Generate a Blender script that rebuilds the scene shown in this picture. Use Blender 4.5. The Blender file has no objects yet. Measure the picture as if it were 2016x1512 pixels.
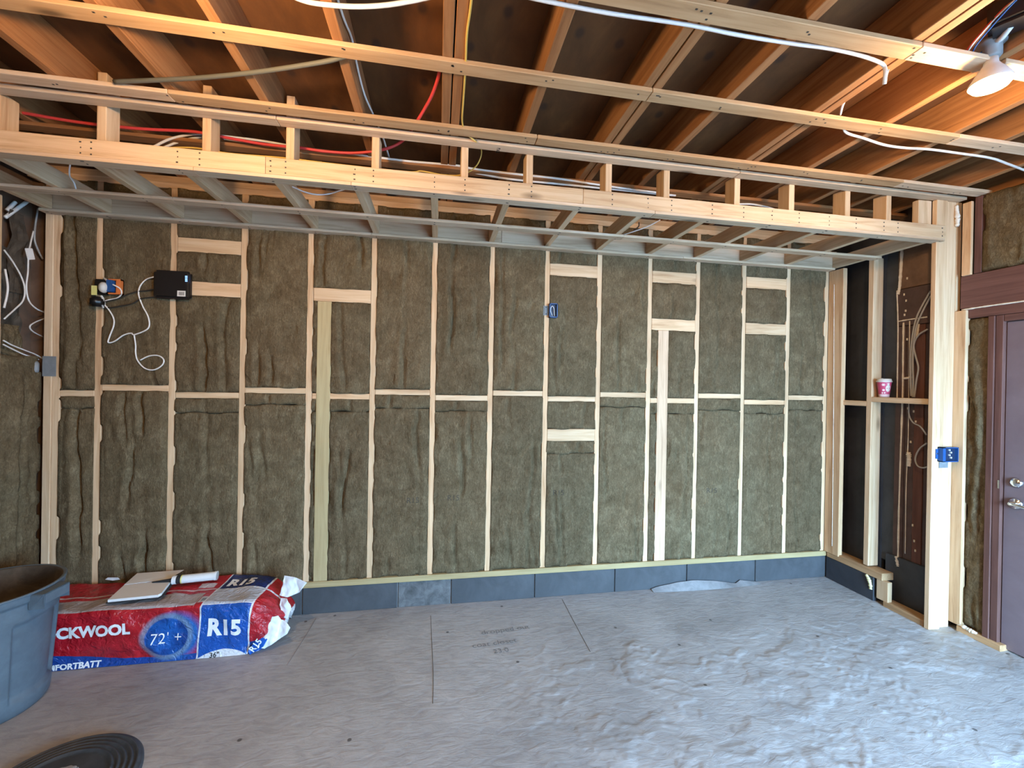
import bpy, bmesh, math, random
from mathutils import Vector, Matrix, noise
R = random.Random(7)

# ------------------------------------------------------------------ camera
F, YAW, PIT, ROL = 829.866, 0.174432, -0.002888, 0.017552
CAM = Vector((2.47189, -3.00666, 1.57472))
fw = Vector((math.sin(YAW)*math.cos(PIT), math.cos(YAW)*math.cos(PIT), math.sin(PIT)))
rt0 = Vector((math.cos(YAW), -math.sin(YAW), 0)); up0 = rt0.cross(fw)
RT = rt0*math.cos(ROL) + up0*math.sin(ROL); UP = up0*math.cos(ROL) - rt0*math.sin(ROL)
sc = bpy.context.scene
col = sc.collection
cd = bpy.data.cameras.new('camera'); cam = bpy.data.objects.new('camera', cd); col.objects.link(cam)
cd.sensor_width = 36; cd.lens = F/2016*36; cd.clip_start = 0.02
cam.matrix_world = Matrix(((RT.x, UP.x, -fw.x, CAM.x), (RT.y, UP.y, -fw.y, CAM.y), (RT.z, UP.z, -fw.z, CAM.z), (0, 0, 0, 1)))
sc.camera = cam

def on(px, py, axis, val):            # measured point of the photograph -> point on a known plane of the room
    d = fw + RT*((px-1008)/F) + UP*((756-py)/F)
    return CAM + d*((val-CAM[axis])/d[axis])
def oX(px, py, v): return on(px, py, 0, v)
def oY(px, py, v=0.0): return on(px, py, 1, v)
def oZ(px, py, v): return on(px, py, 2, v)

# ------------------------------------------------------------------ world, light, exposure
w = bpy.data.worlds.new('sky'); sc.world = w; w.use_nodes = True
bg = w.node_tree.nodes['Background']
bg.inputs['Color'].default_value = (0.37, 0.665, 1.0, 1); bg.inputs['Strength'].default_value = 46.0
OPEN = (4.15, 5.80, 0.0, 2.10, -4.2)      # garage door opening behind the camera: x0 x1 z0 z1 y
pl = bpy.data.lights.new('doorway_portal', 'AREA'); pl.shape = 'RECTANGLE'
pl.size = OPEN[1]-OPEN[0]; pl.size_y = OPEN[3]-OPEN[2]; pl.cycles.is_portal = True
po = bpy.data.objects.new('doorway_portal', pl); col.objects.link(po)
po.location = ((OPEN[0]+OPEN[1])/2, OPEN[4], (OPEN[2]+OPEN[3])/2); po.rotation_euler = (math.radians(90), 0, 0)
LAMP = 46.0                              # watts of each warm ceiling bulb
vs = sc.view_settings
vs.view_transform = 'Standard'; vs.look = 'None'; vs.gamma = 1; vs.exposure = 0.58; vs.use_curve_mapping = False
cy = sc.cycles
cy.max_bounces = 7; cy.diffuse_bounces = 5; cy.glossy_bounces = 3; cy.caustics_reflective = False; cy.caustics_refractive = False
cy.use_adaptive_sampling = True; cy.adaptive_threshold = 0.03; cy.use_denoising = True

# ------------------------------------------------------------------ materials
MATS = {}
def nmat(name):
    m = bpy.data.materials.new(name); m.use_nodes = True; MATS[name] = m
    nt = m.node_tree; b = nt.nodes['Principled BSDF']
    return m, nt, b
def N(nt, t, **kw):
    n = nt.nodes.new(t)
    for k, v in kw.items():
        if k in n.inputs: n.inputs[k].default_value = v
        else: setattr(n, k, v)
    return n
def ramp(nt, fac, stops):
    r = nt.nodes.new('ShaderNodeValToRGB'); e = r.color_ramp.elements
    while len(e) < len(stops): e.new(0.5)
    for i, (p, c) in enumerate(stops):
        e[i].position = p; e[i].color = (*c, 1) if len(c) == 3 else c
    nt.links.new(fac, r.inputs['Fac']); return r.outputs['Color']
def mixc(nt, fac, a, b, mode='MIX'):
    n = nt.nodes.new('ShaderNodeMix'); n.data_type = 'RGBA'; n.blend_type = mode
    for s, v in ((0, fac), (6, a), (7, b)):
        if hasattr(v, 'is_linked') or hasattr(v, 'links'): nt.links.new(v, n.inputs[s])
        elif isinstance(v, (int, float)): n.inputs[s].default_value = v
        else: n.inputs[s].default_value = (*v, 1)
    return n.outputs[2]
def math_(nt, op, a, b=0.0, c=None):
    n = nt.nodes.new('ShaderNodeMath'); n.operation = op
    for i, v in enumerate((a, b) if c is None else (a, b, c)):
        if hasattr(v, 'links'): nt.links.new(v, n.inputs[i])
        else: n.inputs[i].default_value = v
    return n.outputs[0]
def bump(nt, b, h, strength=0.4, dist=0.01):
    n = N(nt, 'ShaderNodeBump', Strength=strength, Distance=dist)
    nt.links.new(h, n.inputs['Height']); nt.links.new(n.outputs[0], b.inputs['Normal'])
def plain(name, c, rough=0.6, metal=0.0, spec=0.5, **kw):
    m, nt, b = nmat(name)
    b.inputs['Base Color'].default_value = (*c, 1); b.inputs['Roughness'].default_value = rough
    b.inputs['Metallic'].default_value = metal; b.inputs['Specular IOR Level'].default_value = spec
    return m

def wood(name, light, mid, dark, rough=0.65, knots=0.5, stain=None, grain=1.0):
    """boards: local X runs along the length, so grain is stretched along X"""
    m, nt, b = nmat(name)
    tc = N(nt, 'ShaderNodeTexCoord'); oi = N(nt, 'ShaderNodeObjectInfo')
    off = N(nt, 'ShaderNodeVectorMath', operation='SCALE'); 
    cmb = N(nt, 'ShaderNodeCombineXYZ')
    for i in range(3): nt.links.new(oi.outputs['Random'], cmb.inputs[i])
    nt.links.new(cmb.outputs[0], off.inputs[0]); off.inputs['Scale'].default_value = 57.0
    add = N(nt, 'ShaderNodeVectorMath', operation='ADD')
    nt.links.new(tc.outputs['Object'], add.inputs[0]); nt.links.new(off.outputs[0], add.inputs[1])
    mp = N(nt, 'ShaderNodeMapping'); mp.inputs['Scale'].default_value = (0.9, 16, 16)
    nt.links.new(add.outputs[0], mp.inputs[0])
    # knots bend the grain
    mk = N(nt, 'ShaderNodeMapping'); mk.inputs['Scale'].default_value = (2.2, 7, 7)
    nt.links.new(add.outputs[0], mk.inputs[0])
    vo = N(nt, 'ShaderNodeTexVoronoi', Scale=1.0); nt.links.new(mk.outputs[0], vo.inputs['Vector'])
    n1 = N(nt, 'ShaderNodeTexNoise', Scale=2.0, Detail=6.0, Roughness=0.62, Distortion=0.7)
    nt.links.new(mp.outputs[0], n1.inputs['Vector'])
    n2 = N(nt, 'ShaderNodeTexNoise', Scale=1.3, Detail=3.0); nt.links.new(add.outputs[0], n2.inputs['Vector'])
    c = ramp(nt, n1.outputs['Fac'], [(0.28, dark), (0.5, mid), (0.72, light)])
    c = mixc(nt, 1-grain, c, mid)
    tone = ramp(nt, oi.outputs['Random'], [(0.0, (0.86, 0.84, 0.80)), (0.5, (1, 1, 1)), (1.0, (1.0, 0.93, 0.86))])
    c = mixc(nt, 1.0, c, tone, 'MULTIPLY')
    blot = ramp(nt, n2.outputs['Fac'], [(0.35, (0.84, 0.80, 0.76)), (0.6, (1, 1, 1))])
    c = mixc(nt, 0.8, c, blot, 'MULTIPLY')
    km = ramp(nt, vo.outputs['Distance'], [(0.05, (1, 1, 1)), (0.17, (0, 0, 0))])
    sel = ramp(nt, vo.outputs['Color'], [(0.62, (0, 0, 0)), (0.64, (1, 1, 1))])
    kf = math_(nt, 'MULTIPLY', km, sel); kf = math_(nt, 'MULTIPLY', kf, knots)
    c = mixc(nt, kf, c, tuple(x*0.35 for x in dark))
    nt.links.new(c, b.inputs['Base Color']); b.inputs['Roughness'].default_value = rough
    b.inputs['Specular IOR Level'].default_value = 0.25
    bump(nt, b, n1.outputs['Fac'], 0.12, 0.003)
    return m
wood('stud_wood', (0.76, 0.58, 0.39), (0.68, 0.48, 0.30), (0.50, 0.31, 0.17), knots=0.85)
wood('strap_wood', (0.74, 0.57, 0.42), (0.66, 0.485, 0.335), (0.46, 0.31, 0.20), knots=0.95)
wood('treated_wood', (0.50, 0.40, 0.22), (0.43, 0.335, 0.175), (0.32, 0.24, 0.115), knots=0.4)
wood('old_wood', (0.42, 0.215, 0.095), (0.33, 0.155, 0.065), (0.21, 0.092, 0.036), knots=0.8)
wood('aged_wood', (0.56, 0.38, 0.22), (0.49, 0.31, 0.165), (0.33, 0.19, 0.095), knots=0.9)
wood('brown_wood', (0.17, 0.085, 0.07), (0.13, 0.062, 0.052), (0.085, 0.04, 0.034), knots=0.5)

def deck_mat():
    m, nt, b = nmat('deck_plywood')
    tc = N(nt, 'ShaderNodeTexCoord')
    mp = N(nt, 'ShaderNodeMapping'); mp.inputs['Scale'].default_value = (1.6, 4, 1); nt.links.new(tc.outputs['Object'], mp.inputs[0])
    n1 = N(nt, 'ShaderNodeTexNoise', Scale=2.2, Detail=5.0, Roughness=0.6, Distortion=0.5); nt.links.new(mp.outputs[0], n1.inputs['Vector'])
    c = ramp(nt, n1.outputs['Fac'], [(0.3, (0.085, 0.031, 0.008)), (0.55, (0.135, 0.052, 0.014)), (0.75, (0.19, 0.078, 0.022))])
    mk = N(nt, 'ShaderNodeMapping'); mk.inputs['Scale'].default_value = (3.0, 4.5, 1); nt.links.new(tc.outputs['Object'], mk.inputs[0])
    vo = N(nt, 'ShaderNodeTexVoronoi', Scale=1.0); vo.voronoi_dimensions = '2D'; nt.links.new(mk.outputs[0], vo.inputs['Vector'])
    km = ramp(nt, vo.outputs['Distance'], [(0.055, (1, 1, 1)), (0.12, (0, 0, 0))])
    sel = ramp(nt, vo.outputs['Color'], [(0.38, (0, 0, 0)), (0.40, (1, 1, 1))])
    kf = math_(nt, 'MULTIPLY', km, sel); kf = math_(nt, 'MULTIPLY', kf, 0.85)
    c = mixc(nt, kf, c, (0.05, 0.022, 0.012))
    nt.links.new(c, b.inputs['Base Color']); b.inputs['Roughness'].default_value = 0.75
    bump(nt, b, n1.outputs['Fac'], 0.15, 0.004)
deck_mat()

def wool_mat():
    m, nt, b = nmat('mineral_wool')
    tc = N(nt, 'ShaderNodeTexCoord'); oi = N(nt, 'ShaderNodeObjectInfo')
    n1 = N(nt, 'ShaderNodeTexNoise', Scale=9.0, Detail=8.0, Roughness=0.68, Distortion=0.6); nt.links.new(tc.outputs['Object'], n1.inputs['Vector'])
    mp = N(nt, 'ShaderNodeMapping'); mp.inputs['Scale'].default_value = (95, 60, 38); mp.inputs['Rotation'].default_value = (0, 0.2, 0)
    nt.links.new(tc.outputs['Object'], mp.inputs[0])
    n2 = N(nt, 'ShaderNodeTexNoise', Scale=1.0, Detail=4.0, Roughness=0.7, Distortion=1.2); nt.links.new(mp.outputs[0], n2.inputs['Vector'])
    n3 = N(nt, 'ShaderNodeTexNoise', Scale=1.6, Detail=2.0); nt.links.new(tc.outputs['Object'], n3.inputs['Vector'])
    f = math_(nt, 'ADD', math_(nt, 'MULTIPLY', n1.outputs['Fac'], 0.45), math_(nt, 'MULTIPLY', n2.outputs['Fac'], 0.55))
    mc = N(nt, 'ShaderNodeMapping'); mc.inputs['Scale'].default_value = (7.5, 7.5, 3.6); nt.links.new(tc.outputs['Object'], mc.inputs[0])
    rg = N(nt, 'ShaderNodeTexNoise', Scale=1.0, Detail=4.0, Roughness=0.55, Distortion=0.9); rg.noise_type = 'RIDGED_MULTIFRACTAL'; rg.normalize = True
    nt.links.new(mc.outputs[0], rg.inputs['Vector'])
    cre = ramp(nt, rg.outputs['Fac'], [(0.34, (0, 0, 0)), (0.62, (1, 1, 1))])
    c = ramp(nt, f, [(0.34, (0.074, 0.052, 0.028)), (0.50, (0.132, 0.098, 0.058)), (0.68, (0.235, 0.182, 0.115))])
    g = ramp(nt, n3.outputs['Fac'], [(0.35, (0.98, 1.0, 0.95)), (0.65, (1.0, 0.94, 0.86))])
    c = mixc(nt, 1.0, c, g, 'MULTIPLY')
    t = ramp(nt, oi.outputs['Random'], [(0, (0.9, 0.9, 0.9)), (1, (1.08, 1.08, 1.08))])
    c = mixc(nt, 1.0, c, t, 'MULTIPLY')
    nt.links.new(c, b.inputs['Base Color']); b.inputs['Roughness'].default_value = 0.95; b.inputs['Specular IOR Level'].default_value = 0.1
    hh = math_(nt, 'SUBTRACT', math_(nt, 'MULTIPLY', f, 0.55), math_(nt, 'MULTIPLY', cre, 0.45))
    bump(nt, b, hh, 1.0, 0.022)
wool_mat()

def concrete_mat():
    m, nt, b = nmat('concrete_floor')
    tc = N(nt, 'ShaderNodeTexCoord')
    n1 = N(nt, 'ShaderNodeTexNoise', Scale=1.1, Detail=6.0, Roughness=0.6, Distortion=0.8); nt.links.new(tc.outputs['Object'], n1.inputs['Vector'])
    mp = N(nt, 'ShaderNodeMapping'); mp.inputs['Scale'].default_value = (5, 14, 1); mp.inputs['Rotation'].default_value = (0, 0, 0.5)
    nt.links.new(tc.outputs['Object'], mp.inputs[0])
    n2 = N(nt, 'ShaderNodeTexNoise', Scale=2.0, Detail=7.0, Roughness=0.65, Distortion=1.0); nt.links.new(mp.outputs[0], n2.inputs['Vector'])
    n3 = N(nt, 'ShaderNodeTexNoise', Scale=60.0, Detail=4.0); nt.links.new(tc.outputs['Object'], n3.inputs['Vector'])
    c = ramp(nt, n1.outputs['Fac'], [(0.3, (0.27, 0.265, 0.265)), (0.5, (0.345, 0.34, 0.34)), (0.7, (0.42, 0.415, 0.415))])
    s = ramp(nt, n2.outputs['Fac'], [(0.33, (0.74, 0.73, 0.74)), (0.55, (1, 1, 1)), (0.75, (1.10, 1.10, 1.12))])
    c = mixc(nt, 0.75, c, s, 'MULTIPLY')
    vo = N(nt, 'ShaderNodeTexVoronoi', Scale=3.0, Randomness=1.0); vo.voronoi_dimensions = '2D'; nt.links.new(tc.outputs['Object'], vo.inputs['Vector'])
    dk = ramp(nt, vo.outputs['Distance'], [(0.02, (1, 1, 1)), (0.035, (0, 0, 0))])
    sel = ramp(nt, vo.outputs['Color'], [(0.6, (0, 0, 0)), (0.62, (1, 1, 1))])
    c = mixc(nt, math_(nt, 'MULTIPLY', math_(nt, 'MULTIPLY', dk, sel), 0.8), c, (0.04, 0.036, 0.033))
    nt.links.new(c, b.inputs['Base Color'])
    r = ramp(nt, n2.outputs['Fac'], [(0.3, (0.42,)*3), (0.7, (0.6,)*3)]); nt.links.new(r, b.inputs['Roughness'])
    h = math_(nt, 'ADD', math_(nt, 'MULTIPLY', n2.outputs['Fac'], 0.7), math_(nt, 'MULTIPLY', n3.outputs['Fac'], 0.12))
    bump(nt, b, h, 0.5, 0.012)
concrete_mat()

def mottled(name, a, c2, scale=8.0, rough=0.7, bs=0.3, detail=5.0, dist=0.006, spec=0.4):
    m, nt, b = nmat(name)
    tc = N(nt, 'ShaderNodeTexCoord')
    n1 = N(nt, 'ShaderNodeTexNoise', Scale=scale, Detail=detail, Roughness=0.65, Distortion=0.5); nt.links.new(tc.outputs['Object'], n1.inputs['Vector'])
    nt.links.new(ramp(nt, n1.outputs['Fac'], [(0.32, a), (0.68, c2)]), b.inputs['Base Color'])
    b.inputs['Roughness'].default_value = rough; b.inputs['Specular IOR Level'].default_value = spec
    bump(nt, b, n1.outputs['Fac'], bs, dist); return m
mottled('painted_block', (0.040, 0.043, 0.048), (0.066, 0.070, 0.077), 6.0, 0.62, 0.35)
mottled('bare_block', (0.055, 0.056, 0.057), (0.15, 0.152, 0.155), 14.0, 0.85, 0.6)
mottled('tar_paper', (0.032, 0.035, 0.038), (0.055, 0.058, 0.064), 5.0, 0.75, 0.3)
mottled('dark_paint', (0.030, 0.033, 0.040), (0.050, 0.055, 0.066), 5.0, 0.6, 0.2)
mottled('red_board', (0.060, 0.038, 0.034), (0.10, 0.062, 0.056), 7.0, 0.75, 0.3)
mottled('sheathing', (0.10, 0.058, 0.036), (0.19, 0.115, 0.075), 4.0, 0.85, 0.4)
mottled('foam', (0.62, 0.55, 0.46), (0.78, 0.72, 0.62), 40.0, 0.7, 0.5)
mottled('yellow_foam', (0.62, 0.55, 0.28), (0.72, 0.66, 0.38), 40.0, 0.8, 0.5)
mottled('door_paint', (0.16, 0.115, 0.125), (0.20, 0.15, 0.165), 3.0, 0.32, 0.05, spec=0.5)
mottled('drywall', (0.55, 0.53, 0.50), (0.62, 0.60, 0.57), 3.0, 0.85, 0.1)
mottled('mortar', (0.19, 0.19, 0.195), (0.27, 0.27, 0.275), 20.0, 0.8, 0.4)
mottled('asphalt', (0.24, 0.25, 0.26), (0.32, 0.33, 0.34), 20.0, 0.9, 0.4)
mottled('can_plastic', (0.082, 0.108, 0.132), (0.108, 0.14, 0.168), 18.0, 0.5, 0.1, spec=0.4)
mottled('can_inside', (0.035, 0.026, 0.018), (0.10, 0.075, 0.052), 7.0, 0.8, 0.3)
mottled('lid_plastic', (0.030, 0.036, 0.042), (0.055, 0.062, 0.070), 14.0, 0.5, 0.1)
mottled('grey_metal', (0.16, 0.17, 0.175), (0.23, 0.24, 0.25), 12.0, 0.45, 0.1)
mottled('dirty_white', (0.62, 0.62, 0.60), (0.75, 0.75, 0.74), 10.0, 0.5, 0.1)
plain('white_cable', (0.72, 0.69, 0.66), 0.45); plain('grey_cable', (0.36, 0.35, 0.34), 0.5)
plain('red_cable', (0.62, 0.055, 0.055), 0.45); plain('yellow_cable', (0.62, 0.42, 0.10), 0.45)
plain('black_plastic', (0.008, 0.008, 0.009), 0.35); plain('dark_cable', (0.03, 0.024, 0.02), 0.5)
plain('blue_box', (0.016, 0.075, 0.24), 0.4); plain('blue_shaded', (0.008, 0.018, 0.05), 0.5)  # the darker blue stands in for shade inside the electrical boxes
plain('orange_box', (0.62, 0.17, 0.045), 0.45); plain('tag_yellow', (0.66, 0.62, 0.22), 0.6)
plain('chrome', (0.75, 0.75, 0.77), 0.18, 1.0); plain('paper', (0.72, 0.70, 0.68), 0.7)
plain('ink', (0.012, 0.012, 0.014), 0.7); plain('white_print', (0.80, 0.80, 0.80), 0.45)
plain('pencil', (0.15, 0.15, 0.155), 0.8); plain('bag_white', (0.70, 0.74, 0.78), 0.35); plain('bag_blue', (0.005, 0.085, 0.40), 0.3)
plain('cup_lid', (0.66, 0.62, 0.56), 0.5); plain('cup_white', (0.78, 0.60, 0.60), 0.55); plain('cup_pink', (0.52, 0.06, 0.14), 0.5)
plain('nail', (0.03, 0.028, 0.026), 0.6); plain('conduit_grey', (0.12, 0.12, 0.10), 0.5); plain('copper', (0.55, 0.22, 0.10), 0.35, 0.8)
plain('sticker', (0.66, 0.64, 0.60), 0.6); plain('plug_white', (0.55, 0.53, 0.50), 0.5)
def emit(name, c, s):
    m, nt, b = nmat(name); b.inputs['Base Color'].default_value = (*c, 1)
    b.inputs['Emission Color'].default_value = (*c, 1); b.inputs['Emission Strength'].default_value = s
emit('lamp_lens', (1.0, 0.80, 0.42), 28.0); emit('led_blue', (0.15, 0.35, 1.0), 3.0)

# ------------------------------------------------------------------ object helpers
def tag(o, label=None, cat=None, group=None, kind=None):
    if label: o['label'] = label
    if cat: o['category'] = cat
    if group: o['group'] = group
    if kind: o['kind'] = kind
    return o
def put(name, me, mat=None, parent=None):
    o = bpy.data.objects.new(name, me); col.objects.link(o)
    if mat and me and not me.materials: me.materials.append(MATS[mat])
    if parent is not None:
        o.parent = parent
        o.matrix_parent_inverse = WORLD.get(parent.name, Matrix()).inverted()
    return o
WORLD = {}
def empty(name, loc, **kw):
    o = bpy.data.objects.new(name, None); col.objects.link(o); o.location = loc; o.empty_display_size = 0.05
    WORLD[o.name] = Matrix.Translation(Vector(loc)); tag(o, **kw); return o
def mesh_of(bm, name, smooth=False):
    me = bpy.data.meshes.new(name); bm.normal_update(); bm.to_mesh(me); bm.free()
    if smooth:
        for p in me.polygons: p.use_smooth = True
    return me
AX = {'x': Matrix.Identity(3),
      'y': Matrix(((0, -1, 0), (1, 0, 0), (0, 0, 1))),
      'z': Matrix(((0, 0, -1), (0, 1, 0), (1, 0, 0)))}
_bc = {}
def box_mesh(l, b, h, bev):
    k = (round(l, 3), round(b, 3), round(h, 3), round(bev, 4))
    return k
def board(name, mat, x0, x1, y0, y1, z0, z1, axis='x', parent=None, bev=0.0022):
    """one piece of lumber; local X along its length; alike pieces share one mesh"""
    d = (abs(x1-x0), abs(y1-y0), abs(z1-z0))
    L = {'x': (d[0], d[1], d[2]), 'y': (d[1], d[0], d[2]), 'z': (d[2], d[1], d[0])}[axis]
    k = tuple(round(v, 3) for v in L) + (mat, bev)
    if k not in _bc:
        bm = bmesh.new(); bmesh.ops.create_cube(bm, size=1)
        for v in bm.verts: v.co = Vector((v.co.x*L[0], v.co.y*L[1], v.co.z*L[2]))
        if bev: bmesh.ops.bevel(bm, geom=bm.edges[:], offset=bev, segments=1, affect='EDGES')
        me = mesh_of(bm, name); me.materials.append(MATS[mat]); _bc[k] = me
    o = bpy.data.objects.new(name, _bc[k]); col.objects.link(o)
    M = AX[axis].to_4x4(); M.translation = Vector(((x0+x1)/2, (y0+y1)/2, (z0+z1)/2)); 
    o.matrix_world = M
    if parent is not None:
        o.parent = parent; o.matrix_parent_inverse = WORLD.get(parent.name, Matrix()).inverted()
    return o
def add_box(bm, x0, x1, y0, y1, z0, z1, bev=0.0):
    r = bmesh.ops.create_cube(bm, size=1)
    for v in r['verts']:
        v.co = Vector((x0+(x1-x0)*(v.co.x+.5), y0+(y1-y0)*(v.co.y+.5), z0+(z1-z0)*(v.co.z+.5)))
    if bev:
        es = list({e for v in r['verts'] for e in v.link_edges})
        bmesh.ops.bevel(bm, geom=es, offset=bev, segments=2, affect='EDGES')
def box(name, mat, x0, x1, y0, y1, z0, z1, parent=None, bev=0.002):
    bm = bmesh.new(); add_box(bm, x0, x1, y0, y1, z0, z1, bev)
    return put(name, mesh_of(bm, name), mat, parent)
def smooth_path(pts, n=8):
    pts = [Vector(p) for p in pts]
    if len(pts) < 3: return pts
    P = [pts[0]*2-pts[1]] + pts + [pts[-1]*2-pts[-2]]; out = []
    for i in range(1, len(P)-2):
        a, b, c, d = P[i-1:i+3]
        for k in range(n):
            t = k/n
            out.append(0.5*((2*b)+(c-a)*t+(2*a-5*b+4*c-d)*t*t+(3*b-a-3*c+d)*t*t*t))
    out.append(pts[-1]); return out
def add_tube(bm, pts, r, seg=8, rad=None):
    rings = []; n = len(pts); prev = None
    for i, p in enumerate(pts):
        t = (pts[min(i+1, n-1)]-pts[max(i-1, 0)]).normalized()
        if prev is None:
            a = t.cross(Vector((0, 0, 1)));  a = a if a.length > 0.1 else t.cross(Vector((1, 0, 0)))
        else: a = prev - t*prev.dot(t)
        a.normalize(); prev = a; b = t.cross(a); rr = rad(i/(n-1)) if rad else r
        rings.append([bm.verts.new(p+(a*math.cos(q)+b*math.sin(q))*rr) for q in (2*math.pi*j/seg for j in range(seg))])
    for i in range(n-1):
        for j in range(seg):
            bm.faces.new((rings[i][j], rings[i][(j+1) % seg], rings[i+1][(j+1) % seg], rings[i+1][j]))
    bm.faces.new(rings[0][::-1]); bm.faces.new(rings[-1])
def tube(name, mat, pts, r, parent=None, seg=8, sm=8, rad=None):
    bm = bmesh.new(); add_tube(bm, smooth_path(pts, sm), r, seg, rad)
    return put(name, mesh_of(bm, name, True), mat, parent)
def lathe(bm, prof, c=(0, 0, 0), seg=40, cap=True):
    rings = [[bm.verts.new((c[0]+r*math.cos(2*math.pi*j/seg), c[1]+r*math.sin(2*math.pi*j/seg), c[2]+z)) for j in range(seg)] for r, z in prof]
    for i in range(len(rings)-1):
        for j in range(seg):
            bm.faces.new((rings[i][j], rings[i][(j+1) % seg], rings[i+1][(j+1) % seg], rings[i+1][j]))
    if cap: bm.faces.new(rings[0][::-1]); bm.faces.new(rings[-1])
    return rings
def fbm(x, y, z, o=3):
    return noise.fractal(Vector((x, y, z)), 1.0, 2.0, o)
_tx = {}
def text_tris(s, size, thick=0.0):
    """outline lettering -> subdivided flat mesh (verts, faces) in XY, origin at left of the baseline"""
    cu = bpy.data.curves.new('lettering', 'FONT'); cu.body = s; cu.size = size; cu.offset = thick; cu.resolution_u = 3
    o = bpy.data.objects.new('lettering', cu); col.objects.link(o)
    dg = bpy.context.evaluated_depsgraph_get(); me = bpy.data.meshes.new_from_object(o.evaluated_get(dg))
    bpy.data.objects.remove(o); bpy.data.curves.remove(cu)
    bm = bmesh.new(); bm.from_mesh(me); bpy.data.meshes.remove(me)
    bmesh.ops.triangulate(bm, faces=bm.faces[:])
    for _ in range(2):
        es = [e for e in bm.edges if e.calc_length() > size*0.22]
        if es: bmesh.ops.subdivide_edges(bm, edges=es, cuts=1); bmesh.ops.triangulate(bm, faces=bm.faces[:])
    return bm
def lettering(name, s, size, fn, mat, parent, thick=0.0, xs=1.0):
    bm = text_tris(s, size, thick)
    for v in bm.verts: v.co = fn(v.co.x*xs, v.co.y)
    return put(name, mesh_of(bm, name), mat, parent)

# ================================================================== THE SETTING
# ---- floor ---------------------------------------------------------
def sstep(a, b, x):
    t = max(0.0, min(1.0, (x-a)/(b-a))); return t*t*(3-2*t)
def floor_h(x, y):
    m = sstep(2.55, 3.5, x + 0.45*fbm(x*0.9, y*0.9, 3)) * sstep(0.30, 0.75, -y + 0.30*fbm(x*1.3, y*1.3, 9))   # scraped area towards the garage door
    base = 0.0014*fbm(x*1.5, y*1.5, 0)
    if m <= 0: return base
    a = 0.55; u = x*math.cos(a)+y*math.sin(a); v = -x*math.sin(a)+y*math.cos(a)
    wx, wy = 0.12*fbm(x*3, y*3, 5), 0.12*fbm(x*3, y*3, 6)
    st = noise.ridged_multi_fractal(Vector((u*2.2+wx, v*8.0+wy*4, 1.7)), 1.0, 2.1, 3, 1.0, 2.0)
    rid = 0.0085*max(0, st-1.55)                                      # thin slurry ridges
    pl = fbm(x*2.6+wx*5, y*2.6+wy*5, 12, 4)
    lay = 0.0026*sstep(-.02, .02, pl) + 0.0022*sstep(.24, .27, pl)   # peeled layers with crisp edges
    pt = sstep(-.05, .30, noise.noise(Vector((x*2.2, y*2.2, 8))))
    chip = 0.0065*pt*max(0, noise.noise(Vector((u*26, v*44, 4)))-.12) - 0.004*max(0, noise.noise(Vector((u*15, v*40, 14)))-.42)*m
    return base + m*(rid + lay + chip)
def grid_mesh(name, xs, ys, fz):
    vs_, fs = [], []
    for y in ys:
        for x in xs: vs_.append((x, y, fz(x, y)))
    n = len(xs)
    for j in range(len(ys)-1):
        for i in range(n-1): fs.append((j*n+i, j*n+i+1, (j+1)*n+i+1, (j+1)*n+i))
    me = bpy.data.meshes.new(name); me.from_pydata(vs_, [], fs); me.update()
    for p in me.polygons: p.use_smooth = True
    return me
def lin(a, b, st):
    n = max(1, round((b-a)/st)); return [a+(b-a)*i/n for i in range(n+1)]
xs = [-0.4] + lin(0.0, 2.4, 0.06) + lin(2.41, 5.9, 0.0088) + [6.1]
ys = [-4.34, -3.9, -3.4, -2.9] + lin(-2.3, -0.15, 0.0088) + lin(-0.12, 0.25, 0.05)
floor = tag(put('floor', grid_mesh('floor', xs, ys, floor_h), 'concrete_floor'), 'grey bare concrete garage floor, scraped and rough towards the door', kind='structure')
ground = tag(box('ground', 'asphalt', -12, 18, -16, -4.35, -0.25, -0.06), 'pale asphalt driveway outside the garage', kind='structure')
tube('crack', 'nail', [oZ(848, 1212, 0.001), oZ(850, 1260, 0.001), oZ(853, 1330, 0.001), oZ(852, 1385, 0.001)], 0.0012, floor, 4)
tube('crack', 'nail', [oZ(1107, 1180, 0.001), oZ(1128, 1220, 0.001), oZ(1162, 1283, 0.001)], 0.0012, floor, 4)
tube('crack', 'pencil', [oZ(622, 1218, 0.001), oZ(600, 1255, 0.001), oZ(565, 1310, 0.001)], 0.0012, floor, 4)
def floor_note(s, px, py, px2, py2, size):
    a = oZ(px, py, 0); b = oZ(px2, py2, 0); u = (b-a).normalized(); v = Vector((-u.y, u.x, 0))
    lettering('pencil_note', s, size, lambda x, y: a+u*x+v*y+Vector((0, 0, .0045)), 'pencil', floor, -size*0.012)
floor_note('dropped out', 948, 1251, 1022, 1241, 0.062)
floor_note('coat closet', 930, 1277, 998, 1268, 0.062)
floor_note('23.0', 972, 1288, 1000, 1284, 0.055)
# low mound of mortar against the foundation
bm = bmesh.new(); top = []; bot = []
for i in range(25):
    t = i/24; px = 1282+t*(1492-1282); p0 = oY(px, 1162-t*18, -0.012)
    h = 0.048*math.sin(math.pi*min(1, t*1.25+0.02))**0.8*(1-0.55*max(0, t-.45)) if t < .8 else 0.03*(1-t)/.2
    top.append(bm.verts.new((p0.x, -0.012, 0.004+max(h, 0.002)+0.004*noise.noise(Vector((t*9, 0, 0)))))); bot.append(bm.verts.new((p0.x, -0.05-0.02*math.sin(math.pi*t), 0.001)))
for i in range(24): bm.faces.new((bot[i], bot[i+1], top[i+1], top[i]))
put('mortar_mound', mesh_of(bm, 'mortar_mound', True), 'mortar', floor)

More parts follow.
